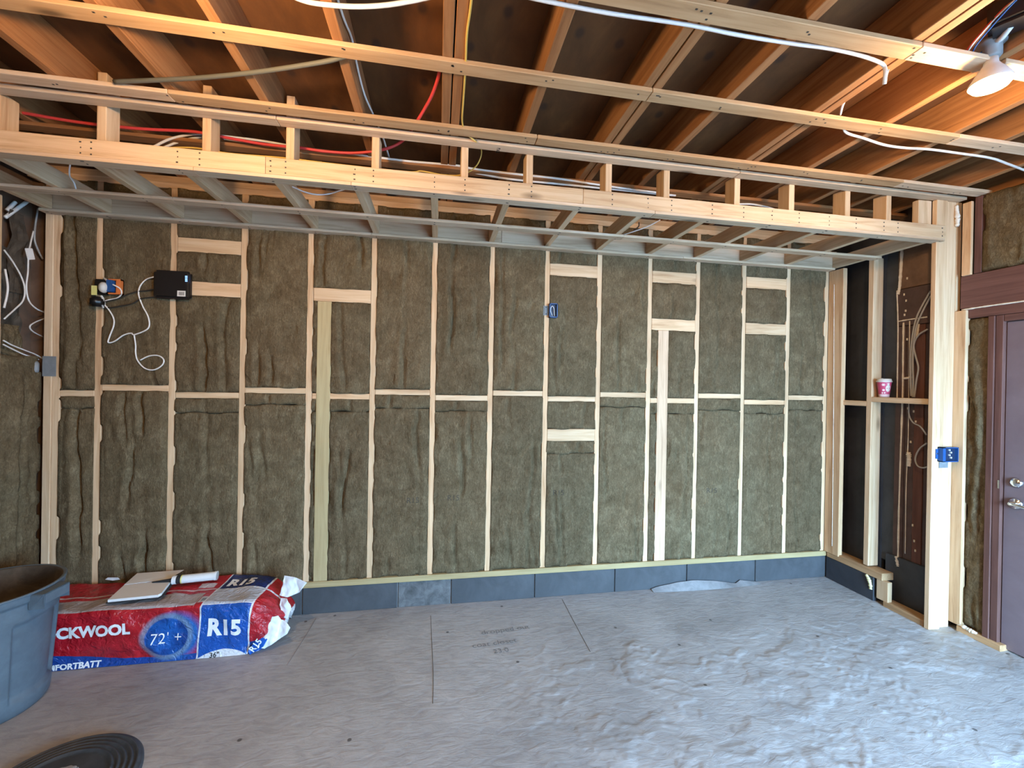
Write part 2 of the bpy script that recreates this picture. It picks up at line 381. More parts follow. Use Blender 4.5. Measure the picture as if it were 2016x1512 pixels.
# ---- back wall -----------------------------------------------------
ZP, ZL = 0.220, 2.545                    # top of bottom plate, underside of the soffit strapping
wb = tag(box('wall_back', 'sheathing', -0.10, 6.15, 0.10, 0.13, 0.0, 3.05, bev=0), 'open stud wall packed with brown mineral wool batts', kind='structure')
S = 0.4064
stud_x = {i: i*S for i in range(1, 14)}
XL, XR = 0.175, 5.66                     # corner studs
for i, x in stud_x.items():
    dx = R.uniform(-.002, .002)
    board('stud', 'stud_wood', x-.019+dx, x+.019+dx, 0.0, 0.089, ZP, 2.768, 'z', wb)
board('corner_stud', 'stud_wood', XL-.052, XL-.010, -0.006, 0.089, ZP, 2.768, 'z', wb)
board('corner_stud', 'stud_wood', XL-.009, XL+.029, 0.0, 0.089, ZP, 2.768, 'z', wb)
board('corner_stud', 'stud_wood', XR-.030, XR+.008, 0.0, 0.089, ZP, 2.768, 'z', wb)
board('bottom_plate', 'treated_wood', 0.02, 5.72, -0.010, 0.089, 0.180, ZP, 'x', wb)
board('top_plate', 'stud_wood', 0.02, 5.95, 0.0, 0.089, 2.768, 2.806, 'x', wb)
board('top_plate', 'aged_wood', 0.02, 5.95, 0.0, 0.089, 2.806, 2.844, 'x', wb)
# foundation curb: one block after another, joints open
jx = [-0.05, 0.36, 0.98, 1.604, 2.222, 2.588, 3.196, 3.82, 4.419, 5.026, 5.70]
for i in range(len(jx)-1):
    board('foundation_block', 'bare_block' if i == 4 else 'painted_block', jx[i]+.003, jx[i+1]-.003, 0.0 if i != 4 else .004, 0.10, 0.0, 0.178, 'x', wb, 0.003)
box('curb_backing', 'mortar', -0.05, 5.70, 0.012, 0.099, 0.0, 0.172, wb, 0)
# blocking: bay -> list of (y_top_px, y_bottom_px, x_px, flat)
BL = {0: [(769, 780, 150, 0)], 1: [(758, 769.5, 265, 0)], 2: [(470, 499, 410, 1), (557, 583, 425, 1), (772.5, 784, 405, 0)],
      3: [(763, 775, 540, 0)], 4: [(568.5, 595, 672, 1), (775, 786, 672, 0)], 5: [(766.5, 778, 790, 0)], 6: [(778, 789, 908, 0)],
      7: [(769, 780, 1020, 0)], 8: [(520, 546, 1130, 1), (780, 791, 1123, 0), (845, 868, 1122, 1)], 9: [(772, 783, 1225, 0)],
      10: [(534, 560, 1327, 1), (628, 652, 1325, 1), (784, 794, 1320, 0)], 11: [(774.5, 785, 1415, 0)],
      12: [(546, 570, 1510, 1), (636, 660, 1507, 1), (787, 797, 1503, 0)], 13: [(778.5, 788, 1585, 0)]}
edges = [XL+.029] + [None]*13
bays = []
for b in range(14):
    xl = XL+.029 if b == 0 else stud_x[b]+.019
    xr = XR-.030 if b == 13 else stud_x[b+1]-.019
    zs = []
    for yt, yb, px, flat in BL[b]:
        zt, zb = oY(px, yt).z, oY(px, yb).z; zc = (zt+zb)/2; h = 0.089 if flat else 0.038
        board('blocking', 'stud_wood', xl+.001, xr-.001, 0.0 if not flat else -.001, 0.089 if not flat else 0.037, zc-h/2, zc+h/2, 'x', wb)
        zs.append((zc-h/2, zc+h/2))
    bays.append((xl, xr, sorted(zs)))
# flat boards standing beside a stud
fx = oY(635, 860).x; board('flat_board', 'treated_wood', fx-.044, fx+.044, -.004, 0.034, ZP, bays[4][2][1][0]-.001, 'z', wb)
fx2 = oY(1302, 870).x; board('flat_board', 'strap_wood', fx2-.044, fx2+.044, -.004, 0.034, ZP, bays[10][2][1][0]-.001, 'z', wb)

def batt(parent, x0, x1, z0, z1, seed, plane='y', base=0.0, sgn=1, over=0.006, name='insulation_batt'):
    """compressed mineral wool: wavy face with torn creases, edges swelling over the lumber"""
    sx = lin(x0, x1, 0.0125); sz = lin(z0, z1, 0.016); nx, nz = len(sx), len(sz)
    vs_, fs = [], []
    cr = [(R.uniform(x0+.05, x1-.05) if x1-x0 > .2 else (x0+x1)/2, R.uniform(-.15, .15), R.uniform(0.020, 0.042), R.uniform(0, 9)) for _ in range(3)]
    for j, z in enumerate(sz):
        for i, x in enumerate(sx):
            ex = min(x-x0, x1-x); ez = min(z-z0, z1-z)
            d = -0.006 - 0.016*fbm(x*2.6, z*1.4, seed*7.1, 3)
            rd = noise.ridged_multi_fractal(Vector((x*5+seed*3, z*2.6, seed*1.9)), 1.0, 2.1, 3, 1.0, 2.0); d += 0.0085*max(0, rd-1.2)
            d += 0.009*abs(fbm(x*11+seed, z*5, seed*3.3, 3))
            d += 0.0035*fbm(x*28, z*22, seed, 2)
            for cx, sl, am, ph in cr:
                xx = cx + sl*(z-z0)*0.25 + 0.045*noise.noise(Vector((z*2.3, ph, seed))) + 0.012*noise.noise(Vector((z*11, ph, seed)))
                q = (x-xx); g = math.exp(-(q/0.0095)**2)*am*sstep(-.05, .25, noise.noise(Vector((z*1.7, ph*2, seed))))
                d += g - (0.30*am*math.exp(-((q+.032)/0.026)**2))*sstep(-.15, .25, noise.noise(Vector((z*1.7, ph*2, seed))))
            k = min(1, ex/0.03, ez/0.03)
            e = noise.noise(Vector((x*6+seed, z*6, 1.3*seed)))
            d = d*k + (1-k)*(0.004+0.012*max(0, e))
            px_, pz = x, z
            if i in (0, nx-1):
                o_ = over*(noise.noise(Vector((z*7, seed*2.0+i, 5)))*1.3+0.15)
                px_ = x + (o_ if i else -o_); d = -0.004 if o_ > 0 else 0.010
            if j in (0, nz-1):
                o_ = over*(noise.noise(Vector((x*9, seed*2.0+j, 2)))*1.2)
                pz = z + (o_ if j else -o_); d = -0.004 if o_ > 0 else 0.010
            vs_.append((px_, base+d, pz) if plane == 'y' else (base+sgn*d, px_, pz))
    for j in range(nz-1):
        for i in range(nx-1): fs.append((j*nx+i, j*nx+i+1, (j+1)*nx+i+1, (j+1)*nx+i))
    # side skirts run back into the wall
    ring = [i for i in range(nx)] + [j*nx+nx-1 for j in range(1, nz)] + [(nz-1)*nx+i for i in range(nx-2, -1, -1)] + [j*nx for j in range(nz-2, 0, -1)]
    b0 = len(vs_)
    for q in ring:
        v = list(vs_[q]); ax = 1 if plane == 'y' else 0
        v[ax] = base + (0.07 if plane == 'y' else sgn*0.07)
        lo, hi = (x0+.002, x1-.002); a2 = 0 if plane == 'y' else 1
        v[a2] = min(max(v[a2], lo), hi); v[2] = min(max(v[2], z0+.002), z1-.002); vs_.append(tuple(v))
    n = len(ring)
    for i in range(n): fs.append((ring[(i+1) % n], ring[i], b0+i, b0+(i+1) % n))
    me = bpy.data.meshes.new(name); me.from_pydata(vs_, [], fs); me.update()
    for p in me.polygons: p.use_smooth = True
    return put(name, me, 'mineral_wool', parent)
sd = 1
for b, (xl, xr, zs) in enumerate(bays):
    cuts = [ZP] + [v for a in zs for v in a] + [2.768]
    for k in range(0, len(cuts), 2):
        z0, z1 = cuts[k], cuts[k+1]
        parts = [(xl, xr)]
        if b == 4 and z1 < bays[4][2][1][0]+.01: parts = [(xl, fx-.045), (fx+.045, xr)]
        if b == 10 and z1 < bays[10][2][1][0]+.01: parts = [(xl, fx2-.045), (fx2+.045, xr)]
        # one batt ends a hand below the middle blocking in most bays: leave its butt joint open
        segs = [(z0, z1)]
        if k == 0 and b not in (1, 7) and z1-z0 > 0.9: segs = [(z0, z1-.075-.01*(b % 3)), (z1-.073-.01*(b % 3), z1)]
        for (a, c) in parts:
            for (s0, s1) in segs:
                if c-a < .025: continue
                sd += 1; batt(wb, a, c, s0, s1, sd)

from mathutils.bvhtree import BVHTree
def batt_mark(px, py, s_, size):
    a_ = oY(px, py, 0); best = None
    for o_ in wb.children:
        if o_.name.startswith('insulation_batt'):
            xs2 = [v.co.x for v in o_.data.vertices]; zs2 = [v.co.z for v in o_.data.vertices]
            if min(xs2) < a_.x < max(xs2) and min(zs2) < a_.z < max(zs2): best = o_
    if best is None: return
    bv = BVHTree.FromPolygons([v.co for v in best.data.vertices], [p.vertices for p in best.data.polygons])
    def fn(x, y):
        hit = bv.ray_cast(Vector((a_.x+x, -.5, a_.z+y)), Vector((0, 1, 0)))[0]
        return Vector((a_.x+x, (hit.y if hit else 0)-.0015, a_.z+y))
    lettering('printed_mark', s_, size, fn, 'stamp_brown', best)
plain('stamp_brown', (0.06, 0.046, 0.03), 0.9)
for px, py in ((880, 985), (1088, 975), (1390, 970), (800, 990)): batt_mark(px, py, 'R15', .055)

# ---- left wall -----------------------------------------------------
wl = tag(box('wall_left', 'sheathing', -0.06, -0.03, -4.32, 0.12, 0.0, 3.05, bev=0), 'open stud side wall with loose cables and wool, beside the bin', kind='structure')
XI = 0.125                                # inner face of the left studs
board('stud', 'stud_wood', XI-.089, XI, -.305, -.262, 0.2, ZL, 'z', wl)
for k in range(2, 10): board('stud', 'stud_wood', XI-.089, XI, -.285-.4064*(k-1)-.02, -.285-.4064*(k-1)+.02, 0.2, 2.76, 'z', wl)
board('bottom_plate', 'treated_wood', XI-.089, XI, -4.2, -0.05, 0.16, 0.2, 'y', wl)
board('top_plate', 'stud_wood', XI-.089, XI, -4.2, -0.02, 2.768, 2.844, 'y', wl)
board('foundation_block', 'painted_block', -0.02, XI+.004, -1.0, -0.02, 0.0, 0.158, 'y', wl, 0.003)
board('foundation_block', 'painted_block', -0.02, XI+.004, -2.0, -1.01, 0.0, 0.158, 'y', wl, 0.003)
batt(wl, -.262, -.012, 0.2, oX(40, 700, XI).z, 71, 'x', XI-.012, -1)
for k in range(1, 4): batt(wl, -.305-.4064*k+.03, -.305-.4064*(k-1)-.005, 0.2, 2.7, 80+k, 'x', XI-.005, -1)
# wadded brown wool and pipe stubs inside the open bay
def torn_sheet(y0, y1, z0, z1, x, seed, amp, mat):
    ys_, zs_ = lin(y0, y1, .012), lin(z0, z1, .018); v_, f2 = [], []
    for z in zs_:
        for y in ys_:
            e = 0.02*noise.noise(Vector((z*9, seed, 1))) if y in (ys_[0], ys_[-1]) else 0
            v_.append((x+amp*fbm(y*9, z*6, seed, 3)+amp*.5*abs(noise.noise(Vector((y*25, z*11, seed)))), y+e, z))
    n_ = len(ys_)
    for b_ in range(len(zs_)-1):
        for a_ in range(n_-1): f2.append((b_*n_+a_, b_*n_+a_+1, (b_+1)*n_+a_+1, (b_+1)*n_+a_))
    m2 = bpy.data.meshes.new('torn_sheathing'); m2.from_pydata(v_, [], f2); m2.update()
    put('torn_sheathing', m2, mat, wl)
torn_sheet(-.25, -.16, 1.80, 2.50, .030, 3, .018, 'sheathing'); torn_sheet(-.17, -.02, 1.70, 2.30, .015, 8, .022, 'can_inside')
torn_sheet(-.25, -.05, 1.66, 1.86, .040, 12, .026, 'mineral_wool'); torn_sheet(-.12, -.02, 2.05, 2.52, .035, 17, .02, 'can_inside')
nb = oX(96, 720, XI-.0)
bm = bmesh.new(); a, b = oY(84, 701, -.008), oY(110, 741, -.008)
add_box(bm, a.x, b.x, -.0095, -.0065, b.z, a.z); put('nail_plate', mesh_of(bm, 'nail_plate'), 'grey_metal', wb)

# ---- right wall ----------------------------------------------------
wr = tag(box('wall_right', 'tar_paper', 6.02, 6.06, -4.32, 0.12, 0.0, 3.05, bev=0), 'side wall with open studs, foam and the exterior door', kind='structure')
XA = 5.69                                 # inner face of the alcove studs
board('stud', 'stud_wood', XA-.022, XA+.016, -.128, -.001, ZP, ZL, 'z', wr)
board('stud', 'stud_wood', XA, XA+.089, -.350, -.312, ZP+.02, ZL+.02, 'z', wr)
board('stud', 'stud_wood', XA-.022, XA+.067, -.768, -.7395, 0.0, 2.823, 'z', wr)      # front post
board('stud', 'stud_wood', XA+.069, XA+.158, -.755, -.717, 0.0, 2.825, 'z', wr)
board('stud', 'stud_wood', XA+.160, XA+.198, -.815, -.726, 0.04, 2.10, 'z', wr)
board('stud', 'stud_wood', XA+.160, XA+.198, -.757, -.719, 2.10, 2.825, 'z', wr)
board('cleat', 'stud_wood', XA+.152, XA+.171, -.838, -.790, 2.325, 2.80, 'z', wr)
zb1 = oX(1690, 794, XA).z; board('blocking', 'stud_wood', XA, XA+.089, -.312, -.125, zb1-.019, zb1+.019, 'y', wr)
zb2 = oX(1780, 789, XA).z; board('blocking', 'stud_wood', XA, XA+.089, -.730, -.350, zb2-.019, zb2+.019, 'y', wr)
board('sill_plate', 'aged_wood', XA-.012, XA+.09, -.462, -.02, 0.180, ZP+.012, 'y', wr)
board('sill_plate', 'aged_wood', XA-.010, XA+.08, -.728, -.47, 0.0, 0.040, 'y', wr)
board('sill_block', 'stud_wood', XA-.005, XA+.033, -.498, -.418, 0.036, 0.181, 'z', wr)
board('foundation_block', 'dark_paint', XA-.008, XA+.15, -.40, -.01, 0.0, 0.179, 'y', wr, 0.003)
box('foundation_face', 'dark_paint', XA+.09, XA+.16, -.73, -.40, 0.0, 0.36, wr, 0.004)
# the face behind the alcove studs: painted panel, then boards with squeezed-out foam
box('sheathing_panel', 'dark_paint', XA+.10, XA+.13, -.36, 0.09, 0.2, 3.0, wr, 0)
box('sheathing_panel', 'tar_paper', XA+.105, XA+.13, -.44, -.36, 0.3, 3.0, wr, 0)
for k, (y0, y1, m, dx) in enumerate([(-.505, -.442, 'red_board', 0), (-.565, -.507, 'red_board', .004), (-.625, -.567, 'brown_wood', 0), (-.735, -.627, 'red_board', .006)]):
    board('wall_board', m, XA+.10+dx, XA+.128, y0, y1, 0.36, oX(1790, 640, XA+.1).z-.004, 'z', wr)
zt = oX(1790, 640, XA+.1).z
board('wall_board', 'red_board', XA+.098, XA+.128, -.735, -.442, zt, oX(1800, 565, XA+.1).z, 'y', wr)
board('wall_board', 'sheathing', XA+.102, XA+.128, -.735, -.442, oX(1800, 565, XA+.1).z+.004, 3.0, 'y', wr)
def foam(pts, r, mat='foam'):
    sdm = R.random()*50
    tube('foam_bead', mat, pts, r, wr, 7, 14, lambda t: r*(0.8+0.7*abs(noise.noise(Vector((t*9, sdm, 0))))+0.25*noise.noise(Vector((t*30, sdm, 3)))))
XF = XA+.098
foam([oX(1776, 492, XF), oX(1773, 540, XF), oX(1771, 566, XF), oX(1768, 580, XF)], .011)
foam([oX(1766, 572, XF), oX(1768, 640, XF), oX(1767, 730, XF), oX(1766, 790, XF)], .0045)
foam([oX(1767, 633, XF), oX(1790, 629, XF), oX(1812, 626, XF), oX(1826, 624, XF)], .005)
foam([oX(1779, 635, XF), oX(1778, 700, XF), oX(1777, 780, XF), oX(1773, 900, XF), oX(1770, 1000, XF), oX(1768, 1105, XF)], .006)
foam([oX(1765, 1095, XF), oX(1768, 1107, XF), oX(1769, 1115, XF)], .013)
foam([oX(1791, 632, XF), oX(1790, 720, XF), oX(1788, 860, XF), oX(1784, 960, XF), oX(1782, 1090, XF)], .0032)
foam([oX(1789, 890, XF), oX(1790, 905, XF), oX(1789, 918, XF)], .013)
foam([oX(1778, 745, XF), oX(1787, 744, XF), oX(1796, 742, XF)], .009)
foam([oX(1808, 638, XF), oX(1806, 652, XF), oX(1805, 664, XF)], .010)
for px, py in [(1780, 580), (1786, 548), (1784, 592), (1781, 620), (1786, 668), (1783, 612), (1788, 804), (1799, 810), (1803, 830), (1797, 1034), (1800, 1065), (1802, 1084), (1793, 870)]:
    c = oX(px, py, XF); foam([c+Vector((0, 0, .008)), c, c-Vector((0, 0, .008))], .0055)
foam([oX(1642, 560, XA-.022), oX(1641, 800, XA-.022), oX(1638, 1075, XA-.022)], .0026)
foam([Vector((XA+.145, -.760, 2.80)), Vector((XA+.147, -.766, 2.72)), Vector((XA+.146, -.766, 2.66))], .013)
foam([oX(1706, 1131, XA-.006), oX(1711, 1141, XA-.008), oX(1714, 1151, XA-.006), oX(1715, 1160, XA-.004)], .014, 'yellow_foam')
# door wall, towards the camera
XD = 5.865
board('header', 'brown_wood', XD-.004, XD+.085, -2.35, -.775, 2.112, 2.327, 'y', wr)
board('header_trim', 'brown_wood', XD+.002, XD+.085, -2.35, -.775, 2.045, 2.108, 'y', wr)
foam([Vector((XD-.004, -.785, 2.105)), Vector((XD-.004, -.86, 2.108)), Vector((XD-.003, -.96, 2.109)), Vector((XD-.003, -1.25, 2.109)), Vector((XD-.003, -1.6, 2.109))], .0055)
board('stud', 'brown_wood', XD-.002, XD+.087, -.880, -.842, 2.33, 2.82, 'z', wr)
batt(wr, -1.30, -.884, 2.333, 2.815, 91, 'x', XD+.004, 1)
batt(wr, -1.72, -1.305, 2.333, 2.815, 92, 'x', XD+.004, 1)
batt(wr, -2.3, -1.725, 2.333, 2.815, 95, 'x', XD+.004, 1)
batt(wr, -.918, -.818, 0.05, 2.043, 93, 'x', XD+.012, 1)
board('sill_plate', 'aged_wood', XD-.02, XD+.08, -1.02, -.80, 0.0, 0.038, 'y', wr)
foam([Vector((XD-.004, -.80, .045)), Vector((XD-.012, -.86, .042)), Vector((XD-.012, -.90, .040))], .012)
box('drywall_panel', 'drywall', XD, XD+.015, -4.2, -2.36, 0.0, 2.82, wr, 0)
# door
d1 = empty('door_1', (XD+.03, -1.45, 0), label='dull purple-brown exterior door with a bright lever handle', kind='structure')
board('door_frame', 'brown_wood', XD-.004, XD+.09, -.952, -.921, 0.0, 2.043, 'z', d1)
board('door_frame', 'brown_wood', XD+.004, XD+.09, -.990, -.954, 0.0, 2.043, 'z', d1)
board('door_frame', 'brown_wood', XD-.004, XD+.09, -1.99, -1.95, 0.0, 2.043, 'z', d1)
board('door_frame', 'brown_wood', XD+.004, XD+.09, -1.95, -.992, 2.003, 2.043, 'y', d1)
slab = box('door_slab', 'door_paint', XD+.026, XD+.07, -1.948, -.993, 0.012, 2.0, d1, 0.003)
h0 = Vector((XD+.012, -1.052, 0.905))
bm = bmesh.new(); lathe(bm, [(0.0, 0), (.030, 0), (.033, .006), (.028, .014), (.012, .018), (.011, .05)], seg=24)
bmesh.ops.rotate(bm, verts=bm.verts, cent=(0, 0, 0), matrix=Matrix.Rotation(-math.pi/2, 3, 'Y'))
for v in bm.verts: v.co += Vector((XD+.026, -1.052, .905))
hd = put('handle', mesh_of(bm, 'handle', True), 'chrome', d1); tag(hd, label='bright chrome door lever')
tube('lever', 'chrome', [Vector((XD-.022, -1.052, .905)), Vector((XD-.030, -1.075, .906)), Vector((XD-.030, -1.12, .902)), Vector((XD-.026, -1.165, .900))], .009, hd, 10)
bm = bmesh.new(); lathe(bm, [(0.0, 0), (.028, 0), (.03, .006), (.02, .016), (0.0, .017)], seg=24, cap=False)
bmesh.ops.rotate(bm, verts=bm.verts, cent=(0, 0, 0), matrix=Matrix.Rotation(-math.pi/2, 3, 'Y'))
for v in bm.verts: v.co += Vector((XD+.026, -1.052, 1.03))
put('deadbolt', mesh_of(bm, 'deadbolt', True), 'chrome', d1)
box('strike_plate', 'chrome', XD+.002, XD+.004, -.986, -.978, .98, 1.03, d1, 0)

# ---- garage front wall with its open door (behind the camera) ---------
wf = tag(empty('wall_front', (3, OPEN[4], 0)), 'drywalled front wall around the open garage doorway', kind='structure')
box('wall_panel', 'drywall', -0.06, OPEN[0], OPEN[4]-.12, OPEN[4]-.02, 0, 3.05, wf, 0)
box('wall_panel', 'drywall', OPEN[1], 6.06, OPEN[4]-.12, OPEN[4]-.02, 0, 3.05, wf, 0)
box('wall_panel', 'drywall', OPEN[0], OPEN[1], OPEN[4]-.12, OPEN[4]-.02, OPEN[3], 3.05, wf, 0)

# ---- roof: deck, rafters, strapping ---------------------------------
ZC = 2.844
ce = tag(box('ceiling', 'tar_paper', -0.10, 6.15, -4.35, 0.16, 3.056, 3.09, bev=0), 'open roof framing of rafters, plywood deck and strapping', kind='structure')
ed = [-0.08, 1.27, 2.53, 3.74, 4.97, 6.13]
for i in range(5):
    for j, (y0, y1) in enumerate([(-4.33, -2.42), (-2.415, 0.15)]):
        o = board('deck_panel', 'deck_plywood', ed[i]+.002, ed[i+1]-.002, y0, y1, 3.029, 3.0545, 'y', ce, 0)
RAF = [(.02, 1), (.43, 1), (.845, 1), (1.285, 1), (1.668, 1), (2.082, 1), (2.512, 2), (2.892, 1), (3.352, 2), (3.722, 1), (4.190, 2), (4.568, 1), (4.972, 1), (5.285, 1), (5.68, 1), (5.98, 1)]
for x, n in RAF:
    if n == 1: board('rafter', 'old_wood', x-.020, x+.020, -4.21, 0.10, ZC, 3.028, 'y', ce)
    else:
        board('rafter', 'old_wood', x-.0435, x-.0035, -4.21, 0.10, ZC, 3.028, 'y', ce)
        board('rafter', 'old_wood', x+.0025, x+.0425, -4.21, 0.10, ZC, 3.028, 'y', ce)
def strap(y, x0, x1, mat, zb=ZC-.0195, wdt=.064, parent=None, name='strap'):
    return board(name, mat, x0, x1, y, y+wdt, zb, zb+.019, 'x', parent or ce)
strap(-.500, 0.0, 3.35, 'old_wood'); strap(-.500, 3.353, 5.97, 'old_wood')  # strap above the soffit, its shade put in as darker wood
xc = oZ(330, 185, ZC-.02).x
strap(-.906, 0.0, xc, 'strap_wood'); strap(-.906, xc+.002, 2.95, 'aged_wood'); strap(-.906, 2.953, 5.22, 'aged_wood'); strap(-.906, 5.222, 5.90, 'strap_wood')
strap(-1.335, 0.0, 3.352, 'aged_wood'); strap(-1.335, 3.354, 4.99, 'aged_wood'); strap(-1.335, 4.992, 5.90, 'strap_wood')
strap(-1.748, 0.0, 2.5, 'aged_wood', wdt=.066); strap(-1.748, 2.503, 4.19, 'aged_wood', wdt=.066); strap(-1.748, 4.193, 4.53, 'strap_wood', wdt=.066); strap(-1.748, 4.58, 5.9, 'strap_wood', wdt=.066)
for y in (-2.16, -2.57, -2.98, -3.4, -3.8): strap(y, 0.0, 5.9, 'aged_wood')

# ================================================================== SOFFIT FRAME
sf = empty('soffit_frame', (2.9, -.40, ZL), label='new lumber soffit framing hung along the whole back wall below the rafters', cat='soffit frame')
YF = -.795
xs_b = [XI-.09, 1.985, 3.43, 5.72]
def fb(px, py): return oY(px, py, YF).x
joints = [fb(0, 280), fb(522, 330), fb(1148, 395), 5.705]
joints[0] = 0.13
for i in range(3):
    board('front_beam', 'stud_wood', joints[i]+.0008, joints[i+1]-.0008, YF, YF+.038, ZL+.0165, ZL+.0985, 'x', sf)
def sstrap(y, zb, cuts, nm='strap'):
    for a, b in zip(cuts[:-1], cuts[1:]): board(nm, 'strap_wood', a+.0008, b-.0008, y, y+.064, zb, zb+.016, 'x', sf, 0.0015)
sstrap(YF, ZL, [0.13, fb(380, 333), fb(691, 365), fb(1290, 420), 5.70])
sstrap(-.400, ZL, [0.13, 1.02, 3.66, 5.70])
sstrap(-.064, ZL, [0.13, 2.02, 4.30, 5.66])
board('ledger', 'strap_wood', 0.13, 2.90, -.038, -.001, ZL+.0165, ZL+.1565, 'x', sf)
board('ledger', 'strap_wood', 2.902, 5.70, -.038, -.001, ZL+.0165, ZL+.1565, 'x', sf)
JX = [.165, .475, .870, 1.259, 1.660, 2.047, 2.437, 2.828, 3.231, 3.621, 4.023, 4.418, 4.816, 5.220, 5.675]
for x in JX:
    board('joist', 'stud_wood', x-.019, x+.019, YF+.039, -.039, ZL+.0165, ZL+.1055, 'y', sf)
# top rail under the rafters and its short posts
strap(-.803, 0.13, fb(535, 240)+.02, 'strap_wood', ZC-.0195, .062, sf, 'top_rail'); strap(-.803, fb(535, 240)+.022, fb(1455, 350), 'strap_wood', ZC-.0195, .062, sf, 'top_rail')
strap(-.803, fb(1455, 350)+.002, 5.86, 'strap_wood', ZC-.0195, .062, sf, 'top_rail')
PX = [.50, .912, 1.352, 1.727, 2.136, 2.594, 2.949, 3.408, 3.766, 4.227, 4.604, 5.012, 5.326]
for i, x in enumerate(PX):
    hi = 2.985 if i in (1, 2, 3) else ZC-.001
    board('short_post', 'stud_wood', x-.019, x+.019, -.739, -.651, ZL+.107, hi, 'z', sf)
board('short_post', 'stud_wood', 5.56, 5.665, -.739, -.70, ZL+.107, ZC-.02, 'z', sf)
# black mill stamp on the top rail underside
bm = bmesh.new(); c = oZ(981, 296, ZC-.0205)
for k in range(3):
    for q in range(3):
        x0 = c.x-.008+.006*q; y0 = c.y-.022+.018*k
        add_box(bm, x0, x0+(.0045 if (q+k) % 3 else .002), y0, y0+.013-(.004 if q == 1 else 0), ZC-.0202, ZC-.0197)
put('mill_stamp', mesh_of(bm, 'mill_stamp'), 'ink', sf)
# nail heads, joined: far too many to count
bm = bmesh.new()
for i, (x0, x1) in enumerate(zip(joints[:-1], joints[1:])):
    for x in JX:
        if x0+.01 < x < x1-.01:
            for dz in (.030, .055, .080):
                add_box(bm, x-.0035+R.uniform(-.004, .004), x+.0035, YF-.0012, YF+.001, ZL+dz-.003, ZL+dz+.003)
    for x in PX:
        if x0+.01 < x < x1-.01:
            for dz in (.028, .055, .083):
                add_box(bm, x-.003, x+.0035, YF-.0012, YF+.001, ZL+dz-.003, ZL+dz+.003)
for x in JX:
    for y in (-.78, -.755, -.385, -.352, -.045, -.02):
        add_box(bm, x-.0035+R.uniform(-.008, .008), x+.0035, y-.003, y+.003, ZL-.001, ZL+.001)
tag(put('nail_heads', mesh_of(bm, 'nail_heads'), 'nail', sf), kind='stuff')
bm = bmesh.new()
for x, n in RAF:
    for y in (-.906, -1.335, -1.748):
        for k in range(4 if n == 2 else 2):
            a = x+R.uniform(-.03, .03)*n; b = y+R.uniform(.012, .052)
            add_box(bm, a-.004, a+.004, b-.003, b+.003, ZC-.0203, ZC-.019)
tag(put('nail_heads', mesh_of(bm, 'nail_heads'), 'nail', ce), kind='stuff')

# ================================================================== CEILING LAMPS
def lamp(name, loc, label, k=1.0):
    t = empty(name, (loc[0], loc[1], ZC), label=label, cat='lamp')
    bm = bmesh.new(); lathe(bm, [(.0, .0), (.030, .003), (.050, .012), (.060, .026)], loc, 32, cap=False)
    put('lens', mesh_of(bm, 'lens', True), 'lamp_lens', t)
    bm = bmesh.new(); lathe(bm, [(.0605, .026), (.060, .034), (.045, .062), (.030, .085), (.021, .10), (.019, .125), (.0, .126)], loc, 32, cap=False)
    put('bulb_body', mesh_of(bm, 'bulb_body', True), 'dirty_white', t)
    bm = bmesh.new(); lathe(bm, [(.0, .120), (.024, .120), (.030, .128), (.030, .165), (.042, .172), (.044, .19), (.0, .191)], loc, 32, cap=False)
    put('socket', mesh_of(bm, 'socket', True), 'grey_metal', t)
    L = bpy.data.lights.new(name+'_light', 'POINT'); L.energy = LAMP*k; L.color = (1.0, 0.64, 0.32); L.shadow_soft_size = .05
    lo = bpy.data.objects.new(name+'_light', L); col.objects.link(lo); lo.location = (loc[0], loc[1], loc[2]-.05)
    return t
bl = oZ(1950, 168, 2.735)
t = lamp('flood_lamp', (bl.x, bl.y, 2.715), 'glowing flood bulb hanging in a socket between two rafters, by the side door', .6)
c = Vector((bl.x-.035, bl.y-.075, 2.93))
bm = bmesh.new(); add_box(bm, c.x-.055, c.x+.055, c.y-.055, c.y+.055, c.z-.045, c.z+.045, .012)
bmesh.ops.rotate(bm, verts=bm.verts, cent=c, matrix=Matrix.Rotation(.5, 3, 'Z'))
put('junction_box', mesh_of(bm, 'junction_box'), 'black_plastic', t)
tube('hanger_wire', 'dirty_white', [c+Vector((0, 0, -.04)), c+Vector((.02, .04, -.05)), Vector((bl.x, bl.y, 2.90))], .010, t, 8, 6)
q0 = oZ(1912, 92, 2.86)
for k, (mm, dy) in enumerate((('dirty_white', 0), ('red_cable', .014), ('blue_box', -.014), ('copper', .007))):
    tube('loose_wire', mm, [c+Vector((.03, 0, .0+.006*k)), c+Vector((-.05, -.04+dy, .012)), Vector((q0.x+.004*k, q0.y+dy, 2.862)), Vector((q0.x+.06, q0.y+.04+dy, 2.853)), c+Vector((.04, .05, -.03))], .0028, t, 6, 8)
lamp('flood_lamp', (1.72, -1.80, 2.60), 'glowing flood bulb above the insulation bag, just past the picture edge')
lamp('flood_lamp', (2.9, -3.6, 2.62), 'added fill bulb on the rafters, unseen behind the viewer', .35)  # unseen bulb, added to raise the low indoor fill

